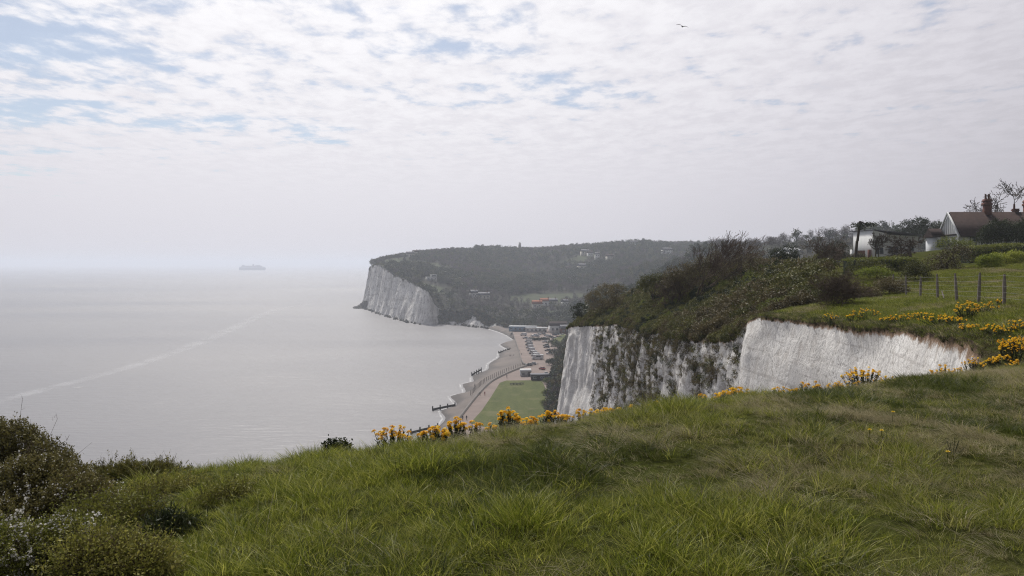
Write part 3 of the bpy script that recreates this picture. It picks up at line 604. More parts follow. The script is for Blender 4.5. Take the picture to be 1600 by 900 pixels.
# overgrown slope that comes down to the lawn behind the near cliff
def slope():
    ft = spline([(12.5, 250, 3.8), (14.3, 300, 3.9), (19.5, 375, 3.9), (27.6, 460, 3.9), (35.5, 530, 3.9), (51, 590, 3.9), (65, 640, 3.9)], 3.); tp = spline([(24, 180, 42), (24, 230, 38), (30, 300, 36), (38, 375, 35), (48, 460, 33), (58, 530, 28), (66, 600, 14), (67, 641, 8)], 3.)
    u = np.linspace(0, 1, 140); A = np.stack([np.interp(u, np.linspace(0, 1, len(ft)), ft[:, k]) for k in range(3)], 1); B = np.stack([np.interp(u, np.linspace(0, 1, len(tp)), tp[:, k]) for k in range(3)], 1); V = []
    for f in np.linspace(0, 1, 24): V.append(A * (1 - f) + B * f)
    Q = np.concatenate(V); Q[:, 0] += np.array([noise.fractal(Vector((p[0] * .1, p[1] * .1, p[2] * .1)), .8, 2, 4) for p in Q]) * .8; i = np.arange(139)
    q = np.concatenate([np.stack([j * 140 + i, j * 140 + i + 1, (j + 1) * 140 + i + 1, (j + 1) * 140 + i], 1) for j in range(23)]); me = smooth(mesh_np('overgrown_slope', Q, q)); fattr(me, 'field', np.zeros(len(Q))); tag(ob('overgrown_slope', me, M['hill']), kind='structure'); return Q
SLOPE = slope()
# ------------------------------------------------------------------ haze
def haze():
    mb = MB(); mb.box((0, 9800, 55.5), (33000, 22400, 113)); b = NB('sea haze'); v = b.n('ShaderNodeVolumePrincipled'); v.inputs['Color'].default_value = (.84, .895, 1.0, 1); v.inputs['Density'].default_value = .00022; v.inputs['Anisotropy'].default_value = .2
    b.L.new(v.outputs[0], b.out.inputs['Volume']); o = mb.build('haze', b.m); tag(o, 'thin pale sea haze over the whole bay', 'haze', None, 'stuff')
haze()
def nz1(x, y): return float(near_z(np.array([x]), np.array([y]))[0])
# ------------------------------------------------------------------ woodland on the hills
def crown_mesh(name, seed, kind):
    """one far tree: a short trunk and an uneven crown of leaf-clump faces"""
    rg = np.random.default_rng(seed); k = rg.integers(4, 7); lumps = []
    for i in range(k):
        a = rg.uniform(0, 6.28); r = rg.uniform(0, 1.9); lumps.append((math.cos(a) * r, math.sin(a) * r, rg.uniform(2.2, 5.6), *(rg.uniform(1.4, 2.3, 2)), rg.uniform(1.2, 2.0)))
    nc, per, sz = (60, 7, .75) if kind != 'bare' else (90, 6, .55)
    P, d, C = lump_points(rg, lumps, nc, per, .42); V, q = leaves_np(P, sz, rg, .62 if kind != 'bare' else .28, .2, d * .6)
    seg = [(0, 0, -1.5, 0, 0, 3.5, .25, .16)]
    for c in C[:10]: seg.append((0, 0, 2.2, *c, .1, .03))
    tv, tq = tubes_np(seg, 4); me = mesh_np(name, np.concatenate([V, tv]), np.concatenate([q, tq + len(V)])); var = np.concatenate([np.repeat(rg.random(len(P)) * .6 + np.repeat(rg.random(nc), per) * .4, 4), np.full(len(tv), .1)]); fattr(me, 'var', var); return me
wp = [proto('t', crown_mesh('tree%d' % i, 100 + i, 'leaf'), M['wood_green']) for i in range(4)] + [proto('t', crown_mesh('tree%d' % (4 + i), 120 + i, 'leaf'), M['wood_olive']) for i in range(3)] + [proto('t', crown_mesh('tree%d' % (7 + i), 140 + i, 'bare'), M['wood_bare']) for i in range(4)]
house_spots = []                                  # (x, y, r) kept free of trees, filled below
FAR_HOUSES = [  # px, py of the foot, distance, width, depth, height, turn, wall, roof
    (674, 438, 850, 13, 8, 4.6, .3, 'render', 'flat'), (740, 463, 800, 9, 8, 5, .6, 'render', 'slate'), (756, 466, 805, 13, 8, 4, .2, 'cream', 'slate'), (839, 480, 790, 11, 9, 5, .1, 'cream', 'redtile'), (852, 477, 800, 12, 8, 5.5, .15, 'render', 'redtile'), (864, 476, 805, 10, 8, 4.5, .2, 'cream', 'slate'),
    (883, 477, 800, 7, 7, 4.5, .7, 'render', 'slate'), (914, 398, 1170, 14, 9, 6, .3, 'cream', 'slate'), (922, 399, 1180, 9, 8, 5, .2, 'render', 'tile'), (933, 405, 1120, 7, 7, 9, .1, 'render', 'slate'), (953, 406, 1120, 12, 8, 6, .4, 'cream', 'tile'), (910, 421, 1020, 15, 9, 6, .5, 'cream', 'slate'), (888, 424, 1020, 8, 7, 5, .1, 'cream', 'tile'),
    (1042, 396, 1080, 16, 9, 6, .3, 'render', 'slate'), (990, 384, 1290, 14, 9, 6, .1, 'render', 'slate'), (641, 401, 1060, 12, 8, 5, .2, 'cream', 'slate'), (649, 399, 1080, 9, 8, 5.5, .4, 'cream', 'tile'), (1131, 386, 900, 12, 8, 6, .2, 'render', 'slate'), (1168, 386, 860, 10, 8, 6, .4, 'render', 'tile')]
FAR_HOUSES = [(a, b, c, d * .9, e * .9, f * .9, g, h, i) for a, b, c, d, e, f, g, h, i in FAR_HOUSES]
def far_hit(px, py, Y0):
    """where the line of sight meets the hillside nearest to a guessed distance"""
    Ys = np.arange(Y0 * .72, Y0 * 1.35, 3.); P = np.array([tuple(at(px, py, q)) for q in Ys]); d = P[:, 2] - far_h(P[:, 0], P[:, 1]); s = np.where(np.diff(np.sign(d)) != 0)[0]
    k = s[np.argmin(np.abs(Ys[s] - Y0))] if len(s) else int(np.argmin(np.abs(d))); return Vector((P[k][0], P[k][1], float(far_h(P[k][:1], P[k][1:2])[0])))
HIT = {}
for h in FAR_HOUSES:
    p = HIT[h] = far_hit(*h[:3]); house_spots.append((p[0], p[1], 11, h))
def woods():
    rg = np.random.default_rng(21); n = 48000; x = rg.uniform(-230, 1000, n); y = rg.uniform(170, 1650, n); x[:7000] = rg.uniform(-215, 20, 7000); y[:7000] = rg.uniform(880, 1280, 7000)
    k = inside(FLAND, x, y) & (x < .62 * y + 40); x, y = x[k], y[k]; fm = field_mask(x, y); keep = rg.random(len(x)) > np.clip(fm * 1.6, 0, .97)
    for a, b, r, h in house_spots:                                   # gardens: open on the side that faces the bay
        dx, dy = x - a, y - b; t = np.clip((dx * -a + dy * -b) / math.hypot(a, b) , 0, 15); ux, uy = -a / math.hypot(a, b), -b / math.hypot(a, b); keep &= np.hypot(dx - ux * t, dy - uy * t) > h[3] * .45 + 2.2
    x, y = x[keep], y[keep]; d = np.array([noise.noise(Vector((a * .008, b * .008, 5))) + .5 * noise.noise(Vector((a * .03, b * .03, 8))) for a, b in zip(x, y)]); s = rg.uniform(.6, 1.45, len(x)) * (1 + .3 * np.clip(d, -1, 1))
    hd = np.clip((y - 900) / 200, 0, 1) * (x < -60); s *= 1 - .38 * hd                     # wind-clipped towards the open headland
    z = far_h(x, y) - .4; u = rg.random(len(x)); v = d + rg.normal(size=len(x)) * .25 + np.where((x > -60) & (x < 160) & (y > 720) & (y < 1000), -.22, .12)
    idx = np.where(v > .05, (u * 4).astype(int), np.where(v > -.15, 4 + (u * 3).astype(int), 7 + (u * 4).astype(int)))
    rot = np.zeros((len(x), 3)); rot[:, 2] = rg.uniform(0, 6.28, len(x)); scatter('woodland', np.column_stack([x, y, z]), idx, rot, s, wp, label='dense hazy woodland covering the hills behind the far bay', cat='woodland')
woods()
def bushy(name, seed, n, per, leaf, spread, aspect=.5, lumps=None, up=.2):
    rg = np.random.default_rng(seed)
    if lumps is None:
        lumps = [(rg.uniform(-.5, .5), rg.uniform(-.5, .5), rg.uniform(.1, .6), *rg.uniform(.4, .7, 2), rg.uniform(.35, .6)) for _ in range(4)]
    P, d, C = lump_points(rg, lumps, n, per, spread); V, q = leaves_np(P, leaf, rg, aspect, up, d * .5)
    seg = [(0, 0, -.2, *c, .03, .008) for c in C[::4]]; tv, tq = tubes_np(seg, 3); me = mesh_np(name, np.concatenate([V, tv]), np.concatenate([q, tq + len(V)]))
    fattr(me, 'var', np.concatenate([np.repeat(rg.random(len(P)) * .55 + np.repeat(rg.random(n), per) * .45, 4), np.full(len(tv), .05)])); return me
# overgrown slope above the lawn, low far cliff scrub
def far_scrub():
    pr = [proto('s', bushy('fs%d' % i, 200 + i, 40, 6, .34, .16), m) for i, m in enumerate((M['wood_green'], M['wood_green'], M['scrub2'], M['wood_bare']))]; rg = np.random.default_rng(22); k = rg.integers(0, len(SLOPE), 2600); P = SLOPE[k] + rg.normal(size=(2600, 3)) * (.3, 1, .3)
    rot = np.zeros((2600, 3)); rot[:, 2] = rg.uniform(0, 6, 2600); scatter('slope_scrub', P, rg.integers(0, 4, 2600), rot, rg.uniform(.9, 2.2, 2600), pr, label='dark scrub on the steep slope beside the green lawn', cat='scrub')
    pr = [proto('s', bushy('fb%d' % i, 210 + i, 40, 6, .36, .16), m) for i, m in enumerate((M['wood_green'], M['wood_olive'], M['scrub2']))]; m = fc.data.attributes['weather']; w = np.empty(len(FQ)); m.data.foreach_get('value', w); c = np.where((w > .5) & (FQ[:, 0] > -80) & (FQ[:, 1] < 800) & (FQ[:, 2] > 2))[0]; k = rg.choice(c, 420); P = FQ[k] + rg.normal(size=(420, 3)) * .5
    rot = np.zeros((420, 3)); rot[:, 2] = rg.uniform(0, 6, 420); scatter('cliff_scrub', P, rg.integers(0, 3, 420), rot, rg.uniform(.9, 2.2, 420), pr, label='dark bushes overgrowing the low chalk cliff behind the far beach', cat='scrub')
    top = FSP[(FSP[:, 1] < 1100) & (FSP[:, 0] < -70)]; k = rg.integers(0, len(top), 420); P = top[k] + np.column_stack([rg.uniform(0, 9, 420), rg.uniform(0, 9, 420), np.zeros(420)]); P[:, 2] += .1; rot = np.zeros((420, 3)); rot[:, 2] = rg.uniform(0, 6, 420)
    pr = [proto('s', bushy('fr%d' % i, 215 + i, 40, 6, .36, .16), m) for i, m in enumerate((M['wood_olive'], M['scrub1'], M['wood_green']))]; scatter('rim_scrub', P, rg.integers(0, 3, 420), rot, rg.uniform(.8, 1.9, 420), pr, label='low scrub along the top rim of the far chalk headland', cat='scrub')
far_scrub()
# ------------------------------------------------------------------ near cliff: scrub above it, tufts on its face
def wind_lumps(rg):
    """wind-cut mound: rises away from the sea, leaning inland"""
    return [(t * 1.1 - .3 + rg.uniform(-.15, .15), rg.uniform(-.45, .45), .15 + t * .75 + rg.uniform(-.1, .1), .42, .42, .32) for t in np.linspace(0, 1, 5)]
def near_scrub():
    rg = np.random.default_rng(31); ms = [M['scrub1'], M['scrub1'], M['scrub2'], M['scrub2'], M['scrub3'], M['darkleaf']]
    pr = [proto('s', bushy('ns%d' % i, 230 + i, 150, 12, .115, .085, .5, wind_lumps(np.random.default_rng(i))), m) for i, m in enumerate(ms)]; P = []; S = []; I = []
    n = 4600; u = rg.integers(0, len(ESP), n * 3); E = ESP[u]; k = (E[:, 1] > 42.5) & (E[:, 0] > 5) & (E[:, 1] < 119); E = E[k][:n]; Nn = norE[u][k][:n]; t = rg.uniform(-.25, 15, len(E))
    X = E[:, 0] - Nn[:, 0] * t; Y = E[:, 1] - Nn[:, 1] * t; ok = inside(LAND, X, Y) | (t < .2); X, Y, t = X[ok], Y[ok], t[ok]; ok = (Y > 44) & ~((X > 17) & (Y < 50)) & (Y < 150) & (X < .385 * Y); X, Y, t = X[ok], Y[ok], t[ok]
    d = np.array([noise.noise(Vector((a * .10, b * .10, 1))) for a, b in zip(X, Y)]); Z = near_h(X, Y) - .15; s = np.clip(.55 + t * .09 + d * .6, .4, 1.4) * rg.uniform(.8, 1.2, len(X)); s *= np.where(Y < 52, .75, 1.)
    v = d + rg.normal(size=len(X)) * .2; idx = np.where(v > .34, rg.integers(2, 4, len(X)), np.where(v > -.18, rg.integers(0, 2, len(X)), np.where(rg.random(len(X)) < .16, 4, np.where(rg.random(len(X)) < .4, 5, 0))))
    idx = np.where((t > 9) & (rg.random(len(X)) < .28), rg.integers(2, 4, len(X)), idx)
    rot = np.zeros((len(X), 3)); rot[:, 2] = rg.normal(0.25, .6, len(X)); scatter('cliff_scrub', np.column_stack([X, Y, Z]), idx, rot, s, pr, label='wind-cut olive and brown scrub covering the slope above the near chalk cliff', cat='scrub')
    # sea cabbage and ivy tufts on the weathered face
    pr = [proto('s', bushy('ct%d' % i, 250 + i, 26, 9, .13, .10, .6), m) for i, m in enumerate((M['scrub2'], M['scrub2'], M['darkleaf'], M['scrub1']))]; m = near_cliff.data.attributes['weather']; w = np.empty(len(CQ)); m.data.foreach_get('value', w)
    c = np.where((w > .3) & (CD < 17) & (CD > .2))[0]; f = np.array([noise.noise(Vector((p[0] * .9, p[1] * .42, p[2] * .75))) for p in CQ[c]]); pb = (np.clip(f + .22, 0, 1) ** .8 * w[c] + .35 * np.exp(-CD[c] / .6)) * np.where(CD[c] > 9, 2., 1.) * np.where(CD[c] < 2, .56, 1); k = rg.choice(c, 4800, p=pb / pb.sum()); P = CQ[k] + rg.normal(size=(4800, 3)) * .14
    rot = np.zeros((4800, 3)); rot[:, 2] = rg.uniform(0, 6, 4800); scatter('cliff_plants', P, np.array([0, 1, 0, 1, 3, 2])[rg.integers(0, 6, 4800)], rot, rg.uniform(.16, .55, 4800) ** 1.1, pr, label='dark brown plant tufts rooted all over the weathered chalk face', cat='plants')
near_scrub()
# rim growth: turf and dead stems hanging over the bare face of the cove
def rim():
    rg = np.random.default_rng(33); pr = [proto('s', bushy('rt%d' % i, 260 + i, 30, 10, .09, .08, .3), m) for i, m in enumerate((M['scrub2'], M['g_dark'], M['scrub2'], M['g_olive']))]; u = rg.integers(0, len(ESP), 9000); E = ESP[u]; k = (E[:, 1] > 10) & (E[:, 1] < 43) & (E[:, 0] > 11.5); E = E[k]; Nn = norE[u][k]; n = len(E)
    P = E - Nn * rg.uniform(-.10, .7, n)[:, None]; P[:, 2] += rg.uniform(-.22, -.02, n); rot = np.zeros((n, 3)); rot[:, 2] = rg.uniform(0, 6, n); scatter('rim_growth', P, rg.integers(0, 4, n), rot, rg.uniform(.10, .30, n), pr, label='matted dark stems and turf hanging over the rim of the chalk cove', cat='plants')
rim()
# ------------------------------------------------------------------ grass
def tuft(name, seed, blades, rad, hmin, hmax, wid, lean, droop=.5, seeds=False):
    rg = np.random.default_rng(seed); n = blades; a = rg.uniform(0, 6.28, n); r = rad * np.sqrt(rg.random(n)); b = np.stack([np.cos(a) * r, np.sin(a) * r, np.full(n, -.02)], 1)
    d = np.stack([np.cos(a) * .35, np.sin(a) * .35, np.ones(n)], 1) + rg.normal(size=(n, 3)) * (.28, .28, .1) + np.array(lean); h = rg.uniform(hmin, hmax, n); w = wid * rg.uniform(.6, 1.3, n); th = rg.uniform(0, 6.28, n); s = np.stack([np.cos(th), np.sin(th), 0 * th], 1); V = []
    dd = np.stack([d[:, 0], d[:, 1], 0 * th], 1) + np.array((*lean[:2], 0)) * .6
    for t, k in ((0, 1), (.4, .85), (.75, .55), (1, .08)):
        p = b + d * (h * t)[:, None] + dd * (droop * h * t * t)[:, None]; p[:, 2] -= droop * .55 * h * t * t; V += [p - s * (w * k / 2)[:, None], p + s * (w * k / 2)[:, None]]
    V = np.stack(V, 1).reshape(-1, 3); o = np.arange(n)[:, None, None] * 8; q = (np.array([(0, 1, 3, 2), (2, 3, 5, 4), (4, 5, 7, 6)])[None] + o).reshape(-1, 4); me = mesh_np(name, V, q); fattr(me, 'var', np.repeat(rg.random(n), 8)); return me
LE = (-.1, -.03, 0)
gp = [proto('g', tuft('lush%d' % i, 300 + i, 42, .12, .10, .26, .0068, LE), M['g_lush']) for i in range(3)] + [proto('g', tuft('olive%d' % i, 310 + i, 42, .12, .09, .24, .0062, LE), M['g_olive']) for i in range(3)] + [proto('g', tuft('dry%d' % i, 320 + i, 40, .14, .10, .27, .0045, (-.5, -.1, 0), .8), M['g_dry']) for i in range(3)] + [proto('g', tuft('dark%d' % i, 330 + i, 50, .14, .08, .22, .007, LE), M['g_dark']) for i in range(2)] + [proto('g', tuft('long%d' % i, 340 + i, 9, .12, .25, .48, .005, (-.25, 0, 0), .55), (M['g_lush'], M['g_dry'])[i]) for i in range(2)]
BARE = [((p - 800) / F * Y, Y, r) for p, Y, r in ((20, 8.3, 1.1), (120, 6.8, .9), (40, 5., .75), (190, 6.2, .55), (160, 4.8, .5), (350, 6.4, .32), (285, 7.3, .6), (225, 8.9, .8), (275, 5.8, .4), (-60, 6, 1.0))]
def grass():
    rg = np.random.default_rng(41)
    def pts(x0, x1, y0, y1, dens): n = int((x1 - x0) * (y1 - y0) * dens); return rg.uniform(x0, x1, n), rg.uniform(y0, y1, n)
    A = [pts(-8.5, 16, .6, 19.5, 150)]; x, y = A[0]; k = inside(LAND, x, y) & (x < .8 * y + 3) & (x > -.75 * y - 4); x, y = x[k], y[k]; far = np.clip((np.hypot(x, y) - 7) / 10, 0, 1); k = rg.random(len(x)) > far * .35; x, y = x[k], y[k]
    def field(sc, s): return np.array([noise.noise(Vector((a * sc + s, b * sc, s))) for a, b in zip(x, y)])
    f1 = field(.55, 1.3) + .5 * field(1.7, 4); f2 = field(.8, 7.7) + .4 * field(2.5, 3); side = np.clip((x / np.maximum(y, 2) + .05) * 1.3, -.35, .55)
    dry = f1 + side + rg.normal(size=len(x)) * .28; idx = np.where(dry > .42, 6 + rg.integers(0, 3, len(x)), np.where(dry > .02, 3 + rg.integers(0, 3, len(x)), rg.integers(0, 3, len(x))))
    idx = np.where(f2 + rg.normal(size=len(x)) * .14 > .28, 9 + rg.integers(0, 2, len(x)), idx); lg = rg.random(len(x)); idx = np.where(lg < .025, 11, np.where((lg > .965) & (dry > -.1), 12, idx)); f3 = field(2.2, 5.5); s = rg.uniform(.42, .80, len(x)) * (1 + .35 * np.clip(f2 - f1, -.5, .9)) * (1 + .8 * np.clip(f3, -.6, .8)); s = np.minimum(s, 1.05) * np.where(x > 2, .8, .88)
    for a, b, r in BARE: k = np.hypot(x - a, (y - b) * .8) < r; s[k] *= .62
    rot = np.stack([rg.normal(0, .12, len(x)), rg.normal(0, .12, len(x)), np.where((idx > 5) & (idx < 9), rg.normal(0, .5, len(x)), rg.uniform(-3, 3, len(x)))], 1); scatter('meadow_grass', np.column_stack([x, y, near_z(x, y)]), idx, rot, s, gp, label='rough green and straw-coloured meadow grass on the near clifftop', cat='grass')
    x, y = pts(11, 46, 17, 66, 22); k = inside(LAND, x, y) & (x > 12.5 + .02 * y) & ~((y > 46) & (x < 21)); x, y = x[k], y[k]; f1 = field(.35, 2.) ; dry = f1 + rg.normal(size=len(x)) * .25
    idx = np.where(dry > .45, 2, np.where(dry > .05, 1, 0)) ; pr = [proto('g', tuft('pl%d' % i, 350 + i, 44, .3, .08, .2, .014, LE), m) for i, m in enumerate((M['g_lush'], M['g_olive'], M['g_dry'], M['g_dark']))]; e = np.min(np.linalg.norm(np.stack([x, y], 1)[:, None] - ESP[None, ::4, :2], axis=2), 1); idx = np.where((e < 1.0 + f1) & (rg.random(len(x)) < .8), np.where(rg.random(len(x)) < .3, 2, 3), idx)
    rot = np.zeros((len(x), 3)); rot[:, 2] = rg.normal(0, .6, len(x)); scatter('field_grass', np.column_stack([x, y, near_z(x, y)]), idx, rot, rg.uniform(.6, 1.2, len(x)), pr, label='shorter green grass on the clifftop beyond the chalk cove', cat='grass')
grass()
# ------------------------------------------------------------------ single shrubs and trees
def shrub(name, loc, lumps, mat, ncl, per, leaf, spread, label, cat, seed, aspect=.45, stems=14, twigs=0, blossom=0, group=None, up=.25, twig_len=.35, stem_r=.012, spray=.09):
    """lumps relative to loc; parts: stems, foliage (leaves set along twigs), blossom"""
    full = list(lumps)
    for x, y, z, rx, ry, rz in lumps:                                # fill down to the ground, so that the bush is rooted
        g = nz1(x + loc[0], y + loc[1]) - loc[2]; zz = z - rz
        while zz > g + .1 and len(full) < 40: full.append((x, y, zz, rx * .95, ry * .95, rz)); zz -= rz
    ncl = int(ncl * (1 + .12 * (len(full) - len(lumps)))); lumps = full
    rg = np.random.default_rng(seed); e = empty(name, loc, 0, label, cat, group); P, d, C = lump_points(rg, lumps, ncl, 1, 0.); g = d * .7 + rg.normal(size=d.shape) * .55 + (0, 0, .4); g /= np.linalg.norm(g, axis=1, keepdims=True); ln = spray * rg.uniform(.4, 1.5, ncl); long_ = rg.random(ncl) < .03; ln = np.where(long_, ln * 2., ln)
    f = rg.random((ncl, per)); P = (C[:, None] + g[:, None] * (f * ln[:, None])[..., None]).reshape(-1, 3) + rg.normal(size=(ncl * per, 3)) * spread; V, q = leaves_np(P, leaf * np.repeat(rg.uniform(.75, 1.25, ncl), per), rg, aspect, up, np.repeat(g, per, 0) * .7)
    me = mesh_np('foliage', V, q); fattr(me, 'var', np.repeat(np.clip(rg.random(len(P)) * .5 + np.repeat(rg.random(ncl), per) * .5, 0, 1), 4)); ob('foliage', me, M[mat], e)
    seg = []; Lm = np.asarray(lumps, float); b0 = np.array([Lm[:, 0].mean(), Lm[:, 1].mean(), -.1])
    for c in C[rg.integers(0, len(C), stems)]:
        ft = b0 + (c - b0) * (.25, .25, 0) + rg.normal(size=3) * (.05, .05, 0); m = (ft + c) / 2 + rg.normal(size=3) * .08 * np.linalg.norm(c - ft); seg += [(*ft, *m, stem_r, stem_r * .7), (*m, *c, stem_r * .7, stem_r * .35)]
    hi = C[np.argsort(-C[:, 2])[:max(4, ncl // 3)]]
    for c in hi[rg.integers(0, len(hi), twigs)] if twigs else []:
        t = c + (rg.normal(size=3) * .5 + (0.25, 0, 1.)) * twig_len * rg.uniform(.4, 1.); m = (c + t) / 2 + rg.normal(size=3) * .03; r = stem_r * .4; seg += [(*(c - (t - c) * .4), *m, r, r * .8), (*m, *t, r * .8, r * .3)]
        for _ in range(4):
            u = c + (t - c) * rg.uniform(.2, .95); w_ = u + (rg.normal(size=3) + (0, 0, .5)) * twig_len * .16; seg.append((*u, *w_, r * .6, r * .25))
    seg = np.concatenate([np.array(seg), np.column_stack([C - g * ln[:, None] * .8, C + g * ln[:, None], np.full(ncl, stem_r * .28), np.full(ncl, stem_r * .1)])]); tv, tq = tubes_np(seg, 3); ob('stems', mesh_np('stems', tv, tq), M['twig'], e)
    if blossom:
        k = rg.choice(len(C), max(3, blossom // 12)); B = np.repeat(C[k], 12, 0) + np.repeat(g[k] * ln[k][:, None], 12, 0) * (rg.random(len(k) * 12) * 1.1)[:, None] + rg.normal(size=(len(k) * 12, 3)) * .012; V, q = leaves_np(B, .016, rg, .9, .6); me = mesh_np('blossom', V, q); fattr(me, 'var', np.repeat(rg.random(len(B)), 4)); ob('blossom', me, M['blossom'], e)
    return e
def P3(px, Y, dz=0.): x = (px - 800) / F * Y; return Vector((x, Y, nz1(x, Y) + dz))
def lumps_px(loc, lst):
    """(px, py, Y, r pixels x, r pixels z) -> lumps relative to loc"""
    o = []
    for px, py, Y, rx, rz in lst: p = at(px, py, Y) - loc; o.append((p[0], p[1], p[2], rx / F * Y, rx / F * Y * .8, rz / F * Y))
    return o
l0 = P3(20, 8.6); shrub('bramble_bush', l0, lumps_px(l0, [(-40, 735, 8.6, 60, 75), (15, 725, 8.6, 55, 62), (65, 742, 8.5, 45, 50), (105, 765, 8.4, 40, 42), (-10, 790, 8.0, 80, 50)]), 'bramble', 3200, 22, .026, .014, 'large dark olive bush with spiky twigs at the left edge of the clifftop', 'bush', 501, .5, 40, 40, 1400, None, .25, .22, .006)
l0 = P3(225, 9.2); shrub('gorse_bush', l0, lumps_px(l0, [(165, 772, 9.2, 38, 42), (205, 768, 9.2, 40, 42), (250, 768, 9.2, 38, 42), (285, 772, 9.2, 26, 36)]), 'gorse', 2600, 24, .026, .010, 'low olive gorse bush with upright spiny shoots against the sea', 'bush', 502, .3, 24, 60, 0, None, .8, .16, .005)
l0 = P3(120, 6.6); shrub('blackthorn_bush', l0, lumps_px(l0, [(55, 770, 6.8, 60, 50), (120, 790, 6.6, 50, 40), (20, 830, 6.4, 60, 45)]), 'bramble', 2300, 20, .022, .012, 'blackthorn bush dotted with white blossom below the large dark bush', 'bush', 503, .5, 30, 24, 2600, None, .3, .2, .006)
l0 = P3(40, 4.9); shrub('blackthorn_bush', l0, lumps_px(l0, [(20, 880, 4.9, 80, 50), (100, 865, 5.0, 60, 45), (-70, 900, 4.9, 80, 70)]), 'hawthorn', 2200, 18, .018, .012, 'blackthorn with dense white blossom in the bottom left corner', 'bush', 504, .5, 30, 22, 5200, None, .3, .16, .005)
for i, (px, Y, lm, lab) in enumerate((
    (190, 6.2, [(160, 835, 6.2, 55, 48), (215, 832, 6.1, 44, 46), (120, 850, 6.0, 40, 40)], 'yellow-green leafy shrub below the low gorse bush'),
    (160, 4.7, [(150, 900, 4.7, 60, 48), (215, 910, 4.7, 50, 46)], 'yellow-green shrub at the bottom edge beside the blossoming blackthorn'),
    (350, 6.4, [(345, 815, 6.4, 36, 34), (372, 805, 6.5, 20, 36)], 'small twiggy yellow-green shrub on the grass right of the dark hollow'),
    (285, 7.4, [(300, 788, 7.4, 40, 30), (245, 795, 7.3, 46, 34), (185, 805, 7.2, 30, 26)], 'spreading yellow-green shrub at the foot of the low gorse bush'))):
    l0 = P3(px, Y); shrub('hawthorn_shrub', l0, lumps_px(l0, lm), 'hawthorn', 1100, 16, .020, .013, lab, 'shrub', 510 + i, .5, 24, 18, 0, 'young hawthorn shrubs', .3, .2, .006, .15)
l0 = P3(275, 5.8); shrub('dark_tussock', l0, lumps_px(l0, [(262, 850, 5.8, 34, 36), (300, 858, 5.8, 30, 32)]), 'darkleaf', 420, 22, .05, .03, 'tussock of dark leaves standing in for the shaded hollow between the yellow-green shrubs at lower left', 'tussock', 520, .16, 20, 6, 0, None, .9, .2, .004)  # the hollow's shade is put into dark leaf colour here
l0 = P3(525, 9.1); shrub('dark_herb', l0, lumps_px(l0, [(518, 700, 9.1, 12, 9), (534, 699, 9.1, 14, 9)]), 'darkleaf', 90, 16, .03, .02, 'small dark leafy plant on the grass crest against the sea', 'plant', 521, .6, 8, 0, 0, None, .3, .1, .004, .04)
# wind-bent tree on the scrub ridge
def bare_tree(name, loc, h, lean, label, cat, seed, depth=5, spread=.42, r=.09, leaf=None, nleaf=0, leafs=.08, trunks=3, minr=.008, mat='twig', up=.1):
    rg = np.random.default_rng(seed); e = empty(name, loc, 0, label, cat); seg = []; ends = []
    bl = []
    for k in range(trunks):
        seg0 = len(seg); ends += branches(rg, (rg.normal() * .25, rg.normal() * .25, -.3), (lean[0] + rg.normal() * .25, rg.normal() * .25, 1), h * .34 * rg.uniform(.8, 1.1), r * rg.uniform(.7, 1), depth, seg, spread, lean, .74, (2, 4), .12, up, minr); mine = seg[seg0:]; mx = max(s[6] for s in mine); V, q = tubes_np([s for s in mine if s[6] > mx * .5], 6); ob('trunk', smooth(mesh_np('trunk', V, q)), M['bark'], e); bl += [s for s in mine if s[6] <= mx * .5]
    tw = bl; V, q = tubes_np(tw, 3); ob('crown', mesh_np('crown', V, q), M[mat], e)
    if leaf:
        E = np.array(ends); E = E[rg.integers(0, len(E), nleaf)] + rg.normal(size=(nleaf, 3)) * .12; V, q = leaves_np(E, leafs, rg, .5); me = mesh_np('leaves', V, q); fattr(me, 'var', np.repeat(rg.random(nleaf), 4)); ob('leaves', me, M[leaf], e)
    return e
bare_tree('windswept_tree', P3(1078, 72), 8.2, (.27, 0, .1), 'windswept leafless tree leaning inland on the scrub ridge', 'tree', 601, 5, .36, .11, 'scrub2', 900, .09, 3, .014, 'twig', .2)
bare_tree('windswept_shrub', P3(1050, 76), 4.4, (.22, 0, .1), 'reddish leafless shrub just left of the windswept tree', 'shrub', 602, 5, .5, .08, 'scrub2', 700, .11, 6, .012)
bare_tree('bare_shrub', P3(1310, 40), 2.1, (.1, 0, 0), 'bare twiggy brown shrub at the end of the wire fence', 'shrub', 603, 5, .55, .03, 'scrub1', 900, .05, 12, .006)
bare_tree('bare_shrub', P3(1275, 78), 5.0, (.25, 0, 0), 'thin leafless shrub poking above the scrub ridge left of the flat-topped pine', 'shrub', 604, 5, .38, .06, None, 0, .1, 4, .012)
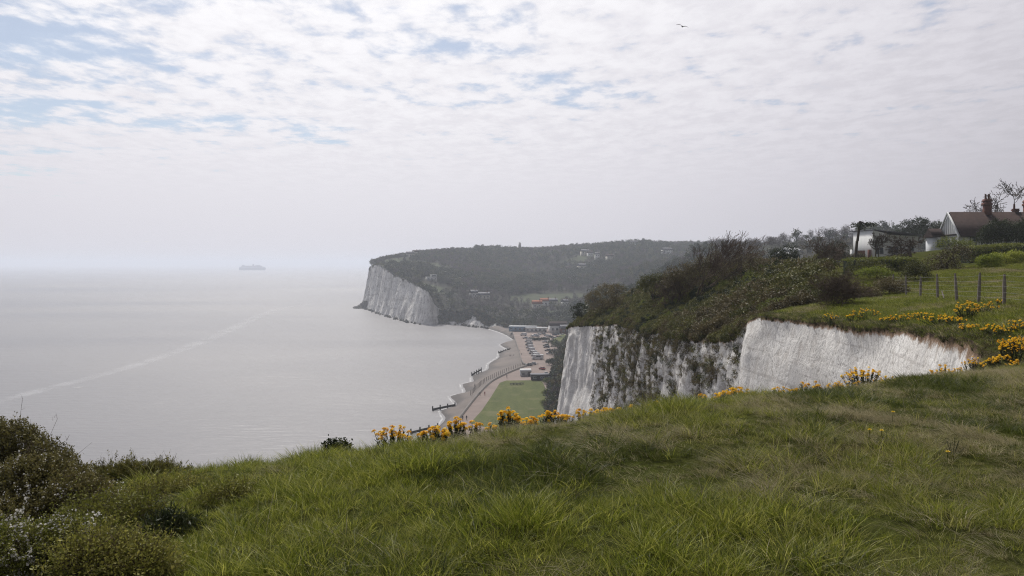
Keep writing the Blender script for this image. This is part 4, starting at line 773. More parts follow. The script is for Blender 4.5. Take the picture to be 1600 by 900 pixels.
def leafy_tree(name, loc, trunk_h, lumps, mat, ncl, per, leaf, spread, label, cat, seed, tr=.15, aspect=.5, lean=(0, 0)):
    rg = np.random.default_rng(seed); e = empty(name, loc, 0, label, cat); P, d, C = lump_points(rg, lumps, ncl, per, spread); V, q = leaves_np(P, leaf, rg, aspect, .2, d * .5); me = mesh_np('crown', V, q); fattr(me, 'var', np.repeat(rg.random(len(P)) * .55 + np.repeat(rg.random(ncl), per) * .45, 4)); ob('crown', me, M[mat], e)
    top = np.array([lean[0], lean[1], trunk_h]); seg = [(0, 0, -.4, *(top * .5 + rg.normal(size=3) * .05), tr, tr * .85), (*(top * .5), *top, tr * .85, tr * .7)]
    for L in lumps: seg.append((*top, *(np.array(L[:3]) * (1, 1, .98)), tr * .5, tr * .15))
    for c in C[::7]: 
        L = np.array(lumps)[np.argmin(np.linalg.norm(np.array(lumps)[:, :3] - c, axis=1)), :3]; seg.append((*L, *c, tr * .15, tr * .05))
    V, q = tubes_np(seg, 6); ob('trunk', mesh_np('trunk', V, q), M['bark'], e); return e
l0 = P3(1336, 110); leafy_tree('flat_topped_pine', l0, 5.6, lumps_px(l0, [(1336, 354, 110, 8, 3.2), (1350, 352.5, 110, 10, 3), (1362, 352, 110, 7, 2.6), (1345, 357, 110, 7, 2.)]), 'darkleaf', 90, 9, .30, .18, 'flat-topped dark pine on a leaning bare trunk left of the white house', 'tree', 611, .22, .3, (.7, 0))
l0 = P3(1430, 195); leafy_tree('evergreen_tree', l0, 4, lumps_px(l0, [(1418, 358, 195, 15, 14), (1436, 352, 195, 16, 13), (1450, 362, 195, 15, 14), (1402, 370, 195, 14, 10), (1428, 368, 195, 26, 12)]), 'wood_green', 520, 14, .3, .25, 'broad dark evergreen tree behind the white house', 'tree', 612, .3)
l0 = P3(1465, 200); leafy_tree('evergreen_tree', l0, 4, lumps_px(l0, [(1462, 354, 200, 9, 9), (1470, 362, 200, 11, 10), (1458, 370, 200, 12, 10)]), 'wood_green', 160, 10, .42, .3, 'smaller evergreen tree between the white house and the gable', 'tree', 613, .25)
bare_tree('bare_tree', P3(1432, 88), 5.2, (-.02, 0, -.1), 'spreading leafless tree in front of the white house', 'tree', 614, 5, .62, .16, None, 0, .1, 2, .02, 'bark', -.1)
bare_tree('bare_tree', P3(1374, 105), 4.6, (.0, 0, 0), 'slim leafless tree before the left corner of the white house', 'tree', 615, 5, .35, .10, None, 0, .1, 2, .014, 'bark')
bare_tree('bare_tree', P3(1594, 165), 16.5, (-.02, 0, 0), 'tall leafless tree behind the chimneys at the right edge', 'tree', 616, 5, .55, .34, None, 0, .1, 1, .05, 'bark')
l0 = P3(1480, 62); leafy_tree('dark_bush', l0, .6, lumps_px(l0, [(1472, 418, 62, 28, 24), (1492, 408, 62, 26, 24), (1480, 432, 62, 32, 24), (1456, 430, 62, 20, 20), (1500, 398, 62, 22, 14)]), 'scrub2', 420, 14, .11, .12, 'rounded dark bush behind the fence in front of the gabled house', 'bush', 617, .1)
l0 = P3(1490, 90); leafy_tree('olive_bush', l0, .8, lumps_px(l0, [(1482, 385, 90, 22, 14), (1505, 388, 90, 20, 14), (1520, 396, 90, 14, 10)]), 'scrub3', 300, 13, .13, .14, 'olive bush under the white gable', 'bush', 618, .1)
l0 = P3(1572, 110); leafy_tree('evergreen_bush', l0, 1.5, lumps_px(l0, [(1545, 370, 110, 18, 17), (1562, 362, 110, 22, 18), (1588, 366, 110, 22, 18), (1612, 360, 110, 24, 20), (1570, 376, 110, 36, 12)]), 'darkleaf', 1100, 14, .2, .22, 'big dark evergreen bush hiding the right side of the gabled house', 'bush', 619, .15)
l0 = P3(1165, 74); leafy_tree('brown_bush', l0, 1., lumps_px(l0, [(1158, 414, 74, 22, 17), (1176, 408, 74, 16, 12), (1185, 420, 74, 22, 18), (1145, 426, 74, 20, 16)]), 'scrub2', 380, 14, .11, .12, 'rounded brown bush on the ridge right of the windswept tree', 'bush', 620, .1)
l0 = P3(903, 109); leafy_tree('dark_bush', l0, .8, lumps_px(l0, [(898, 488, 109, 8, 10), (908, 482, 109, 9, 9), (903, 496, 109, 10, 9)]), 'darkleaf', 150, 12, .17, .16, 'small dark bush at the far left end of the near cliff rim', 'bush', 621, .08)
l0 = P3(960, 104); leafy_tree('brown_bush', l0, .8, lumps_px(l0, [(928, 470, 104, 15, 15), (946, 458, 102, 16, 15), (964, 458, 100, 15, 15), (940, 482, 104, 20, 14), (965, 474, 102, 18, 14)]), 'scrub2', 900, 16, .11, .12, 'dark rounded bush near the left end of the scrub ridge', 'bush', 622, .1)
for i, (a, b, c, d, Y, m, lab) in enumerate(((1062, 428, 26, 22, 75, 'scrub2', 'brown bush below the left side of the windswept tree'), (1108, 412, 26, 22, 75, 'scrub2', 'brown bush below the right side of the windswept tree'), (1020, 440, 24, 16, 82, 'scrub1', 'olive bush left of the reddish leafless shrub'), (1225, 398, 24, 18, 95, 'darkleaf', 'dark rounded tree on the ridge beside the distant white roofs'), (1300, 392, 26, 17, 120, 'darkleaf', 'broad dark tree left of the flat-topped pine'), (1275, 408, 24, 14, 90, 'scrub1', 'olive bush on the ridge below the broad dark tree'), (1338, 404, 12, 9, 130, 'scrub2', 'brown bush under the flat-topped pine'), (1250, 418, 28, 16, 68, 'scrub1', 'olive mound of scrub below the distant white roofs'))):
    l0 = P3(a, Y); leafy_tree('ridge_bush', l0, 1., lumps_px(l0, [(a - c * .4, b + d * .3, Y, c * .6, d * .8), (a + c * .4, b, Y, c * .6, d * .8), (a, b + d * .7, Y, c, d * .8)]), m, 330, 14, .0017 * Y, .002 * Y, lab, 'bush', 630 + i, .1)
# hedges and bright shrubs behind the fence
def hedge(name, pts, width, mat, label, seed, leaf=.13, dens=300, cat='hedge', lump=.12):
    """clipped hedge: solid rows of leaves over the top and sides; pts (px, py top, Y)"""
    rg = np.random.default_rng(seed); P = np.array([tuple(at(*p)) for p in pts]); S = spline(P, .5); loc = Vector((S[0][0], S[0][1], nz1(S[0][0], S[0][1]))); e = empty(name, loc, 0, label, cat); n = int(len(S) * dens); k = rg.integers(0, len(S), n); C = S[k]; g = near_h(C[:, 0], C[:, 1]); hh = C[:, 2] - g; side = rg.random(n) < .55
    off = np.where(side, -width / 2, rg.uniform(-width / 2, width / 2, n)) + rg.normal(size=n) * .08; z = np.where(side, g + hh * rg.random(n), C[:, 2]) + rg.normal(size=n) * lump * .5 + np.array([noise.noise(Vector((c[0] * 1.3, c[1] * 1.3, 2))) for c in C]) * lump
    Q = np.column_stack([C[:, 0] + rg.normal(size=n) * .2, C[:, 1] + off, z]); V, q = leaves_np(Q, leaf, rg, .55, .3); V -= np.array(loc); me = mesh_np('foliage', V, q); fattr(me, 'var', np.repeat(rg.random(n), 4)); ob('foliage', me, M[mat], e)
    seg = [(*(c - np.array(loc) - (0, 0, h)), *(c - np.array(loc) - (0, 0, .15)), .03, .01) for c, h in zip(C[:160], hh[:160])]; V, q = tubes_np(seg, 3); ob('stems', mesh_np('stems', V, q), M['twig'], e)
    mb = MB(); R2 = [[(x - loc[0], y - loc[1] + s * width * .36, zz - loc[2]) for s, zz in ((-1, gz - .1), (1, gz - .1), (1, z - .15), (-1, z - .15))] for (x, y, z), gz in zip(S, near_h(S[:, 0], S[:, 1]))]; mb.loft(R2); c = mb.mesh('core'); fattr(c, 'var', np.full(len(c.vertices), .08)); ob('inner_growth', c, M['darkleaf'], e); return e
hedge('clipped_hedge', [(1322, 405, 70), (1360, 404, 71), (1400, 403, 72), (1428, 404, 73)], 1.6, 'hedge', 'low clipped green hedge in front of the white house', 641)
hedge('clipped_hedge', [(1508, 387, 78), (1540, 384, 80), (1580, 382, 82), (1640, 380, 84), (1700, 378, 86)], 2.2, 'hedge', 'tall clipped green hedge below the gabled house at the right edge', 642)
l0 = P3(1370, 58); leafy_tree('bright_shrub', l0, .3, lumps_px(l0, [(1352, 428, 58, 16, 9), (1372, 426, 58, 18, 9), (1388, 430, 58, 10, 7)]), 'limegreen', 200, 12, .10, .10, 'bright green leafy shrub below the low clipped hedge', 'shrub', 651, .04)
for i, (px, py, Y, r, lab) in enumerate(((1545, 418, 60, 16, 'leftmost bright yellow-green shrub under the tall hedge'), (1572, 412, 62, 20, 'middle bright yellow-green shrub under the tall hedge'), (1602, 414, 62, 20, 'bright yellow-green shrub under the tall hedge at the right edge'))):
    l0 = P3(px, Y); py = HY + (H - l0[2]) * F / Y - 9; leafy_tree('bright_shrub', l0, .3, lumps_px(l0, [(px - r * .5, py, Y, r * .7, 9), (px + r * .5, py - 2, Y, r * .7, 10), (px, py + 5, Y, r, 8)]), 'limegreen', 420, 12, .09, .10, lab, 'shrub', 655 + i, .04)
for i, (px, Y, r, h, m, lab) in enumerate(((1225, 46, 40, 26, 'scrub3', 'green bushes at the corner where the bare chalk cove begins'), (1262, 50, 34, 28, 'scrub1', 'olive bush between the chalk cove corner and the bare shrub'), (1345, 46, 30, 20, 'scrub2', 'brown low bush right of the bare twiggy shrub'), (1390, 50, 28, 24, 'scrub2', 'brown bush at the far end of the fence posts'), (1430, 56, 26, 26, 'scrub1', 'olive bush behind the far fence posts'), (1300, 54, 34, 34, 'scrub1', 'olive bush behind the bare twiggy shrub'), (1360, 60, 40, 26, 'scrub1', 'olive bush below the bright green shrub'))):
    l0 = P3(px, Y); g = HY + (H - l0[2]) * F / Y; leafy_tree('clifftop_bush', l0, .4, lumps_px(l0, [(px - r * .4, g - h * .45, Y, r * .6, h * .55), (px + r * .4, g - h * .4, Y, r * .6, h * .5), (px, g - h * .6, Y - .8, r * .55, h * .5), (px, g - h * .2, Y, r, h * .35)]), m, 420, 14, .085, .1, lab, 'bush', 660 + i, .05)

def weeds():
    rg = np.random.default_rng(91)
    pr = [proto('w', bushy('wa', 94, 30, 8, .07, .09, .3), M['darkleaf']), proto('w', bushy('wb', 95, 36, 10, .06, .07, .22, None, .8), M['scrub2']), proto('w', bushy('wc', 96, 30, 8, .07, .09, .4), M['hawthorn'])]
    n = 900; x = rg.uniform(-7, 14, n); y = rg.uniform(2.5, 17, n); k = inside(LAND, x, y); x, y = x[k], y[k]; f = np.array([noise.noise(Vector((a * .9, b * .9, 6))) for a, b in zip(x, y)]); k = f + rg.normal(size=len(x)) * .2 > .1; x, y = x[k], y[k]; idx = rg.integers(0, 3, len(x)); s = rg.uniform(.07, .17, len(x)); rot = np.stack([rg.normal(0, .2, len(x)), rg.normal(0, .2, len(x)), rg.uniform(0, 6, len(x))], 1)
    scatter('meadow_weeds', np.column_stack([x, y, near_z(x, y) - .01]), idx, rot, s, pr, label='broad-leaved weeds and dead stems mixed into the clifftop grass', cat='weeds')
weeds()
# ------------------------------------------------------------------ wallflowers on the rims
def head_mesh(seed):
    """flower head: a dome of four-petalled flowers"""
    rg = np.random.default_rng(seed); V = []; q = []; n = 0; var = []
    for k in range(11):
        a = rg.uniform(0, 6.28); t = rg.uniform(0, 1.25) if k else 0; d = np.array([math.sin(t) * math.cos(a), math.sin(t) * math.sin(a), math.cos(t)]); c = d * .019 * rg.uniform(.8, 1.2); u = np.cross(d, (0.3, 1, .2)); u /= np.linalg.norm(u); v = np.cross(d, u); ph = rg.uniform(0, 1.5); vv = rg.random()
        for j in range(4):
            th = ph + j * math.pi / 2; e = math.cos(th) * u + math.sin(th) * v; s = -math.sin(th) * u + math.cos(th) * v; V += [c, c + e * .008 + s * .0052 + d * .002, c + e * .0145 + d * .001, c + e * .008 - s * .0052 + d * .002]; q.append((n, n + 1, n + 2, n + 3)); n += 4; var += [vv] * 4
    me = mesh_np('flower_head', np.array(V), np.array(q)); fattr(me, 'var', var); me.materials.append(M['petal']); return me
heads = [head_mesh(700 + i) for i in range(4)]
def ordinal(i): return ['first', 'second', 'third', 'fourth', 'fifth', 'sixth', 'seventh', 'eighth', 'ninth', 'tenth', 'eleventh', 'twelfth', 'thirteenth', 'fourteenth', 'fifteenth', 'sixteenth', 'seventeenth', 'eighteenth', 'nineteenth', 'twentieth'][i] if i < 20 else {29: 'thirtieth', 39: 'fortieth'}[i] if i in (29, 39) else ('twenty-' if i < 30 else 'thirty-') + ordinal((i - 20) % 10)
def wallflower(px, py, Y, wpx, hpx, n, label, seed, group):
    """px, py: foot in the photo; wpx, hpx: spread and height"""
    rg = np.random.default_rng(seed); x = (px - 800) / F * Y; loc = Vector((x, Y, nz1(x, Y))); foot = at(px, py, Y)[2]; e = empty('wallflower', loc, 0, label, 'flowers', group); w = wpx / F * Y; h = max(hpx / F * Y, .12); lift = float(np.clip(foot - loc[2], 0, .10)); n = int(n * 2.2 + 1); w *= 1.15; seg = []; L = []; D = []
    for k in range(n):
        r = math.sqrt(rg.random()); a = rg.uniform(0, 6.28); fx, fy = math.cos(a) * r * w * .5, math.sin(a) * r * w * .35; z = lift + h * rg.uniform(.55, 1.0) * (1 - .35 * r * r); b = np.array([fx * .45, fy * .45, -.03]); t = np.array([fx, fy, z]); m = (b + t) / 2 + rg.normal(size=3) * .015; seg += [(*b, *m, .004, .0035), (*m, *t, .0035, .003)]
        o = bpy.data.objects.new('flower_head', heads[rg.integers(0, 4)]); o.location = t; o.rotation_euler = (rg.normal() * .35, rg.normal() * .35, rg.uniform(0, 6)); s = rg.uniform(.8, 1.3) * (1.15 if Y < 19 else 1.4); o.scale = (s, s, s * .9); link(o, e)
        for j in range(22): f = rg.uniform(.1, .93); L.append(b + (t - b) * f + rg.normal(size=3) * .008); D.append((t - b) / np.linalg.norm(t - b) * .8 + rg.normal(size=3) * .7)
    V, q = tubes_np(seg, 4); ob('stems', mesh_np('stems', V, q), M['g_dark'], e).data.attributes.new('var', 'FLOAT', 'POINT'); L = np.array(L); V, q = leaves_np(L, .06, rg, .2, .2, np.array(D) * 1.5); me = mesh_np('leaves', V, q); fattr(me, 'var', np.repeat(rg.random(len(L)), 4)); ob('leaves', me, M['darkleaf'], e); return e
NEARF = [(612, 697, 60, 46, 18), (656, 690, 14, 22, 2), (680, 703, 44, 30, 12), (714, 688, 38, 38, 11), (742, 680, 20, 26, 4), (768, 678, 16, 12, 3), (795, 670, 36, 40, 17), (826, 666, 30, 20, 9), (864, 660, 40, 26, 14), (915, 650, 26, 20, 5), (941, 647, 18, 18, 5), (1022, 637, 22, 18, 5), (1098, 626, 18, 22, 4), (1150, 626, 56, 26, 19), (1194, 622, 18, 16, 4), (1228, 616, 34, 28, 9), (1257, 615, 12, 36, 3), (1274, 612, 16, 22, 4), (1312, 607, 18, 18, 5), (1350, 605, 60, 34, 24), (1388, 601, 22, 22, 5), (1474, 589, 34, 26, 13), (1522, 583, 34, 28, 12), (1552, 574, 22, 16, 8), (1584, 562, 40, 34, 26), (1566, 568, 28, 16, 10), (1586, 597, 28, 18, 7)]
NEARF += [(888, 655, 16, 14, 2), (962, 645, 14, 14, 2), (985, 641, 12, 12, 1), (1048, 634, 14, 16, 2), (1122, 626, 16, 16, 2), (1176, 622, 20, 14, 3), (1212, 618, 14, 18, 2), (1292, 610, 14, 16, 2), (1333, 605, 18, 20, 4), (1372, 602, 16, 20, 3), (1408, 600, 20, 18, 3), (1432, 597, 14, 16, 2), (1500, 587, 18, 20, 4)]
NEARF.sort()
cx = np.array([300] + [800 + F * c[0] / c[1] for c in CREST] + [1620]); cyy = np.array([10.2] + [c[1] for c in CREST] + [17.2])
for i, (px, py, wv, hv, n) in enumerate(NEARF):
    Y = float(np.interp(px, cx, cyy)); Y += {680: -.9, 1586: -2.5, 1584: .4, 1566: .2}.get(px, .15)
    size = 'large' if n > 15 else 'small' if n < 6 else 'medium'
    wallflower(px, py, Y, wv, hv, n, '%s orange wallflower clump, %s from the left along the near grass crest' % (size, ordinal(i)), 720 + i, 'wallflowers along the near crest')
FARF = [(1298, 502, 34, 16, 14, 7), (1333, 500, 33, 18, 12, 7), (1355, 498, 33, 30, 18, 13), (1392, 508, 29.5, 22, 14, 9), (1410, 506, 29, 30, 16, 14), (1440, 504, 28.5, 28, 14, 10), (1470, 510, 26, 44, 16, 20), (1492, 514, 25, 26, 14, 10), (1510, 508, 26, 26, 28, 24), (1516, 524, 23, 26, 14, 12), (1540, 508, 27, 26, 16, 10), (1560, 528, 21.5, 38, 18, 18), (1592, 526, 21.5, 30, 20, 12), (1559, 482, 28.5, 18, 10, 6), (1588, 556, 19.2, 34, 24, 22)]
FARF.sort()
for i, (px, py, Y, wv, hv, n) in enumerate(FARF):
    size = 'large' if n > 15 else 'small' if n < 8 else 'medium'
    wallflower(px, py, Y, wv * 1.35, hv, n, '%s orange wallflower clump, %s from the left along the far rim of the cove' % (size, ordinal(i)), 760 + i, 'wallflowers along the far rim')
def dandelion(px, py, label, seed):
    rg = np.random.default_rng(seed); Y = 5.; 
    for Y in np.arange(3.5, 15, .05):
        if at(px, py, Y)[2] < nz1((px - 800) / F * Y, Y) + .10: break
    x = (px - 800) / F * Y; e = empty('dandelion', (x, Y, nz1(x, Y)), 0, label, 'flower', 'dandelions in the grass'); mb = MB(); mb.tube((0, 0, -.02), (.01, 0, .11), .003, .0025, 5); mb.build('stem', M['g_lush'], e).data.attributes.new('var', 'FLOAT', 'POINT'); V = []; q = []
    for k in range(44):
        a = rg.uniform(0, 6.28); t = rg.uniform(.1, 1.35); r = .024; d = np.array([math.sin(t) * math.cos(a), math.sin(t) * math.sin(a), math.cos(t) * .6]); s = np.array([-math.sin(a), math.cos(a), 0]) * .0035; c = np.array([.01, 0, .11]); V += [c, c + d * r * .7 + s, c + d * r, c + d * r * .7 - s]; q.append(tuple(range(4 * k, 4 * k + 4)))
    ob('flower_head', mesh_np('flower_head', np.array(V), np.array(q)), M['petal_in'], e)
dandelion(1357, 675, 'left one of two yellow dandelions side by side in the grass below the cove', 1); dandelion(1376, 675, 'right one of two yellow dandelions side by side in the grass below the cove', 2); dandelion(1479, 711, 'single yellow dandelion lower right in the dry grass', 3); dandelion(1394, 647, 'single yellow dandelion just below the near crest of the cove', 4)
# ------------------------------------------------------------------ wire fence
def fence():
    rg = np.random.default_rng(81); pts = [(1640, 482, 25.5), (1569, 478, 28.2), (1529, 475, 31), (1495, 471, 34.5), (1465, 468, 38.2), (1438, 465, 42), (1416, 463, 46), (1395, 461, 51)]; B = [P3(p[0], p[2]) for p in pts]; e = empty('wire_fence', B[1], 0, 'wire fence with grey timber posts running back across the clifftop grass', 'fence'); tops = []
    for k, b in enumerate(B):
        h = 1.2 * rg.uniform(.93, 1.06); tl = rg.normal(size=2) * .035; r = .062; rings = []
        for z in (-.3, .4, .8, h, h + .015): rr = r * (1 if z < h else .6) * rg.uniform(.95, 1.05); rings.append([(b[0] - B[1][0] + tl[0] * z + math.cos(a) * rr, b[1] - B[1][1] + tl[1] * z + math.sin(a) * rr, b[2] - B[1][2] + z) for a in np.arange(9) * 2 * math.pi / 9])
        MB().loft(rings).build('post', M['post'], e, sm=False); tops.append((b - B[1], tl))
    for z in (1.12, .92, .72, .5, .3):
        mb = MB()
        for (a, ta), (b, tb) in zip(tops[:-1], tops[1:]):
            p0 = np.array(a) + (ta[0] * z - .07, ta[1] * z, z); p1 = np.array(b) + (tb[0] * z - .07, tb[1] * z, z); pr = p0
            for t in (.25, .5, .75, 1): c = p0 + (p1 - p0) * t; c[2] -= .03 * 4 * t * (1 - t); mb.tube(pr, c, .003, .003, 4, False); pr = c
        mb.build('wire', M['wire'], e)
    mb = MB(); a, b = np.array(tops[4][0]), np.array(tops[3][0]); mb.tube(a * .62 + b * .38 + (0, 0, .03), a * .75 + b * .25 + (0, 0, .42), .03, .03, 6); mb.build('brace', M['post'], e)
fence()
# ------------------------------------------------------------------ houses
def window(par, c, wd, ht, ax, mat='glass', bars=True, frame='render', thick=.08):
    """pane with frame; ax 'x' faces -y (width along x), 'y' faces -x or +x"""
    d = (wd, thick, ht) if ax == 'x' else (thick, wd, ht); o = MB().box(c, d).build('window', M[mat], par); t = .09; mb = MB(); s = np.array(c)
    for sg in (-1, 1):
        if ax == 'x': mb.box(s + (sg * (wd / 2), 0, 0), (t, thick + .08, ht + t)); mb.box(s + (0, 0, sg * ht / 2), (wd - t, thick + .06, t))
        else: mb.box(s + (0, sg * (wd / 2), 0), (thick + .08, t, ht + t)); mb.box(s + (0, 0, sg * ht / 2), (thick + .06, wd - t, t))
    if bars: mb.box(s, (t * .7, thick + .05, ht - t) if ax == 'x' else (thick + .05, t * .7, ht - t))
    mb.build('frame', M[frame], o); return o
def small_house(px, py, Y, w_, d_, h_, rz, wall, roof, label):
    p = HIT[(px, py, Y, w_, d_, h_, rz, wall, roof)]; x, y = p[0], p[1]; g = p[2]; e = empty('house', (x, y, g), rz, label, 'house', 'houses on the hillside')
    MB().box((0, 0, h_ / 2 - 2.5), (w_, d_, h_ + 5)).build('wall', M[wall], e)
    if roof == 'flat':
        MB().box((0, 0, h_ + .15), (w_ + .8, d_ + .8, .3)).build('roof', M['dirtywhite'], e); MB().box((w_ * .22, 0, h_ + 1.5), (w_ * .5, d_ * .8, 2.4)).build('upper_storey', M[wall], e); MB().box((w_ * .22, 0, h_ + 2.85), (w_ * .56, d_ * .9, .25)).build('upper_roof', M['dirtywhite'], e); window(e, (w_ * .22, -d_ * .4, h_ + 1.5), w_ * .35, 1.3, 'x', frame='timber')
        MB().box((0, -d_ / 2 - 1.2, h_ * .42), (w_ * .8, 2.4, .2)).build('balcony', M['dirtywhite'], e)
    else:
        rh = d_ * .42; o = MB().prism([(-d_ / 2 - .5, h_ - .2), (d_ / 2 + .5, h_ - .2), (0, h_ + rh)], 'x', -w_ / 2 - .4, w_ / 2 + .4).build('roof', M[roof], e); MB().box((w_ * .3, .3, h_ + rh), (1., 1., 2.2)).build('chimney', M['brick'], o)
    nw = max(2, int(w_ / 3.6))
    for fl in range(2 if h_ > 5.2 else 1):
        for k in range(nw): window(e, (-w_ / 2 + w_ * (k + .5) / nw, -d_ / 2, (h_ * (.28 + .44 * fl)) if h_ > 5.2 else h_ * .5), min(1.7, w_ / nw * .55), 1.3, 'x')
    MB().box((w_ * .5 / nw * 0 + w_ * .02, -d_ / 2 - .03, 1.0), (1., .1, 2.0)).build('door', M['timber'], e); return e
HL = ['white flat-roofed house with balcony among trees above the far chalk cliff', 'small bright white house in the dark woods right of the far headland', 'long cream cottage beside the small bright white house in the woods', 'cream building with orange tiled roof above the far beach, leftmost of its row', 'white house with orange tiled roof in the middle of the row above the beach', 'cream house with grey roof at the right end of the row above the beach', 'small white house standing apart on the valley side near the cliff edge',
      'cream house high on the hazy hill, left of the white tower-like house', 'white house with brown roof close beside the cream house high on the hill', 'tall narrow white house on the upper wooded hill', 'cream house with brown roof right of the tall narrow white house', 'cream house in the middle of the wooded hillside', 'small cream house lower left of the upper hillside houses', 'white house near the hill crest left of the windswept tree', 'white house right on the far skyline woods', 'cream house in the open grass on top of the far headland, left of two', 'cream brown-roofed house on top of the far headland, right of two', 'white house on the skyline just right of the windswept tree', 'white brown-roofed house on the skyline above the brown ridge bush']
for h, l in zip(FAR_HOUSES, HL): small_house(*h, l)
def gabled_house():
    Y = 143; g = 61.6; loc = at(1492, 400, Y); loc[2] = g; e = empty('gabled_house', loc, .0, 'white gabled house with brown tiled roof and tall brick chimneys', 'house'); s = Y / F
    # long body runs along local +x, gable faces the camera's left
    w_, d_ = 26, 6.2; ev = 3.7; ri = 7.5
    MB().prism([(-d_ / 2, -2), (d_ / 2, -2), (d_ / 2, ev), (0, ri), (-d_ / 2, ev)], 'x', -1.2, w_).build('wall', M['render'], e)
    rf = MB(); 
    for sg in (-1, 1): rf.prism([(sg * (d_ / 2 + .55), ev - .55), (sg * (d_ / 2 + .55), ev - .30), (0, ri + .42), (0, ri + .14)], 'x', -1.0, w_ + .5)
    roof = rf.build('roof', M['tile'], e)
    for sg in (-1, 1): MB().prism([(sg * (d_ / 2 + .6), ev - .75), (sg * (d_ / 2 + .6), ev - .35), (0, ri + .40), (0, ri + .05)], 'x', -1.5, -1.25).build('bargeboard', M['dirtywhite'], e)
    MB().box((-1.33, 0, ev - .1), (.2, d_ - .3, .28)).build('beam', M['timber'], e)
    for k in range(9): MB().box((-1.24, -d_ / 2 + .7 + k * .6, (ev + ri) / 2 - .9 * abs(k - 4) * .42 - .1), (.06, .05, max(.6, (ri - ev) * (1 - abs(k - 4) / 5.2)))).build('board_joint', M['dirtywhite'], e)
    for k in range(3): window(e, (-1.25, -1.7 + k * 1.7, 2.4), 1.25, 1.7, 'y')
    for k in range(6): window(e, (2 + k * 2.1, -d_ / 2 - .02, 2.9), 1.35, 1.3, 'x')
    for k in range(12): MB().box((1.0 + k * 1.05, -d_ / 2 - .04, 2.2), (.14, .1, 3.4)).build('timber_stud', M['timber'], e)
    def chim(x, h, w2, pots, y=0.):
        mb = MB().box((x, y, ri + h / 2 - .9), (w2, w2 * .8, h + 1.4)).build('chimney', M['brick'], roof); mb2 = MB().box((x, y, ri + h * .62), (w2 * 1.22, w2 * 1.02, h * .16)); mb2.box((x, y, ri + h * .82), (w2 * 1.12, w2 * .95, h * .1)); mb2.build('chimney', M['brick'], roof)
        for p in range(pots): q = MB(); q.tube((x - w2 * .25 + p * w2 * .5, y, ri + h - .3), (x - w2 * .25 + p * w2 * .5, y, ri + h + .75), .2, .15, 8); q.build('chimney_pot', M['brick'], roof)
    chim(6.0, 3.0, 1.15, 2); chim(11.6, 1.2, .9, 1, .5); chim(13.6, 2.8, 1.2, 2); MB().tube((3.2, 0, ri), (3.2, 0, ri + 1.9), .03, .02, 5).build('aerial', M['steel'], roof)
    mb = MB().prism([(-d_ / 2 - 5, 3.3), (-d_ / 2 - 5, 3.5), (-1.6, 6.2), (1, 6.2), (1, 3.3)], 'x', 12, 20); mb.build('side_roof', M['tile'], e); MB().box((16, -d_ / 2 - 2, 1.2), (7.2, 5, 5.2)).build('side_wing', M['render'], e)
    MB().box((-2.4, 2.0, 1.1), (2.3, 3., 4.2)).build('porch', M['dirtywhite'], e); MB().prism([(.2, 3.25), (3.8, 3.25), (2.0, 4.9)], 'x', -3.9, -1.6).build('porch_roof', M['tile'], e); window(e, (-2.5, .48, 2.0), 1.4, 1.4, 'x')
gabled_house()
def white_house():
    Y = 175; loc = at(1364, 403, Y); e = empty('modern_house', loc, .12, 'low white modern house with sloping flat roof beside the gabled house', 'house'); s = Y / F
    MB().prism([(0, -1.5), (3.3, -1.5), (3.3, 5.6), (0, 6.3)], 'y', 0, 8).build('wall', M['render'], e); MB().prism([(3.3, -1.5), (12.2, -1.5), (12.2, 5.0), (3.3, 5.5)], 'y', 1.6, 9).build('wall', M['render'], e)
    MB().prism([(-.2, 6.33), (12.5, 5.25), (12.5, 5.4), (-.2, 6.49)], 'y', -.1, 9.3).build('roof', M['slate'], e); window(e, (1.6, -.02, 1.6), 1.9, 1.5, 'x', bars=True); window(e, (6.0, 1.58, 1.8), 2.6, 1.5, 'x'); window(e, (10.4, 1.58, 2.2), 1.4, 1.2, 'x')
    MB().box((-2.6, 1, .5), (2.4, .25, 2.4)).build('garden_wall', M['brick'], e); MB().box((-4.6, .4, .6), (.8, .8, 2.6)).build('gate_pier', M['render'], e); MB().box((-.7, .2, .6), (.6, .6, 2.6)).build('gate_pier', M['brick'], e)
white_house()
def roofs(px, py, Y, w_, d_, h_, rz, label):
    p = at(px, py, Y); e = empty('outbuilding', p, rz, label, 'building'); MB().box((0, 0, h_ / 2 - 1), (w_, d_, h_ + 2)).build('wall', M['render'], e); MB().prism([(-d_ / 2 - .4, h_ - .1), (d_ / 2 + .4, h_ - .1), (0, h_ + d_ * .3)], 'x', -w_ / 2 - .3, w_ / 2 + .3).build('roof', M['dirtywhite'], e); window(e, (0, -d_ / 2, h_ * .5), w_ * .5, 1.1, 'x', frame='steel')
roofs(1236, 407, 260, 6, 5, 2.8, .5, 'pale low building with light roof on the ridge, upper of two'); roofs(1222, 411, 250, 5, 4, 2.4, .5, 'pale low building with light roof on the ridge, lower of two')
def obelisk():
    p = at(812, 391, 1350); e = empty('memorial_obelisk', p, .4, 'pale stone memorial obelisk standing alone on the far skyline', 'monument'); MB().box((0, 0, .5), (9, 9, 3)).build('steps', M['stone'], e); MB().box((0, 0, 3.6), (6.2, 6.2, 3.4)).build('plinth', M['stone'], e); MB().box((0, 0, 9), (4.4, 4.4, 7.5), .8).build('shaft', M['stone'], e); MB().box((0, 0, 13.6), (3.5, 3.5, 1.8), .1).build('cap', M['stone'], e)
obelisk()
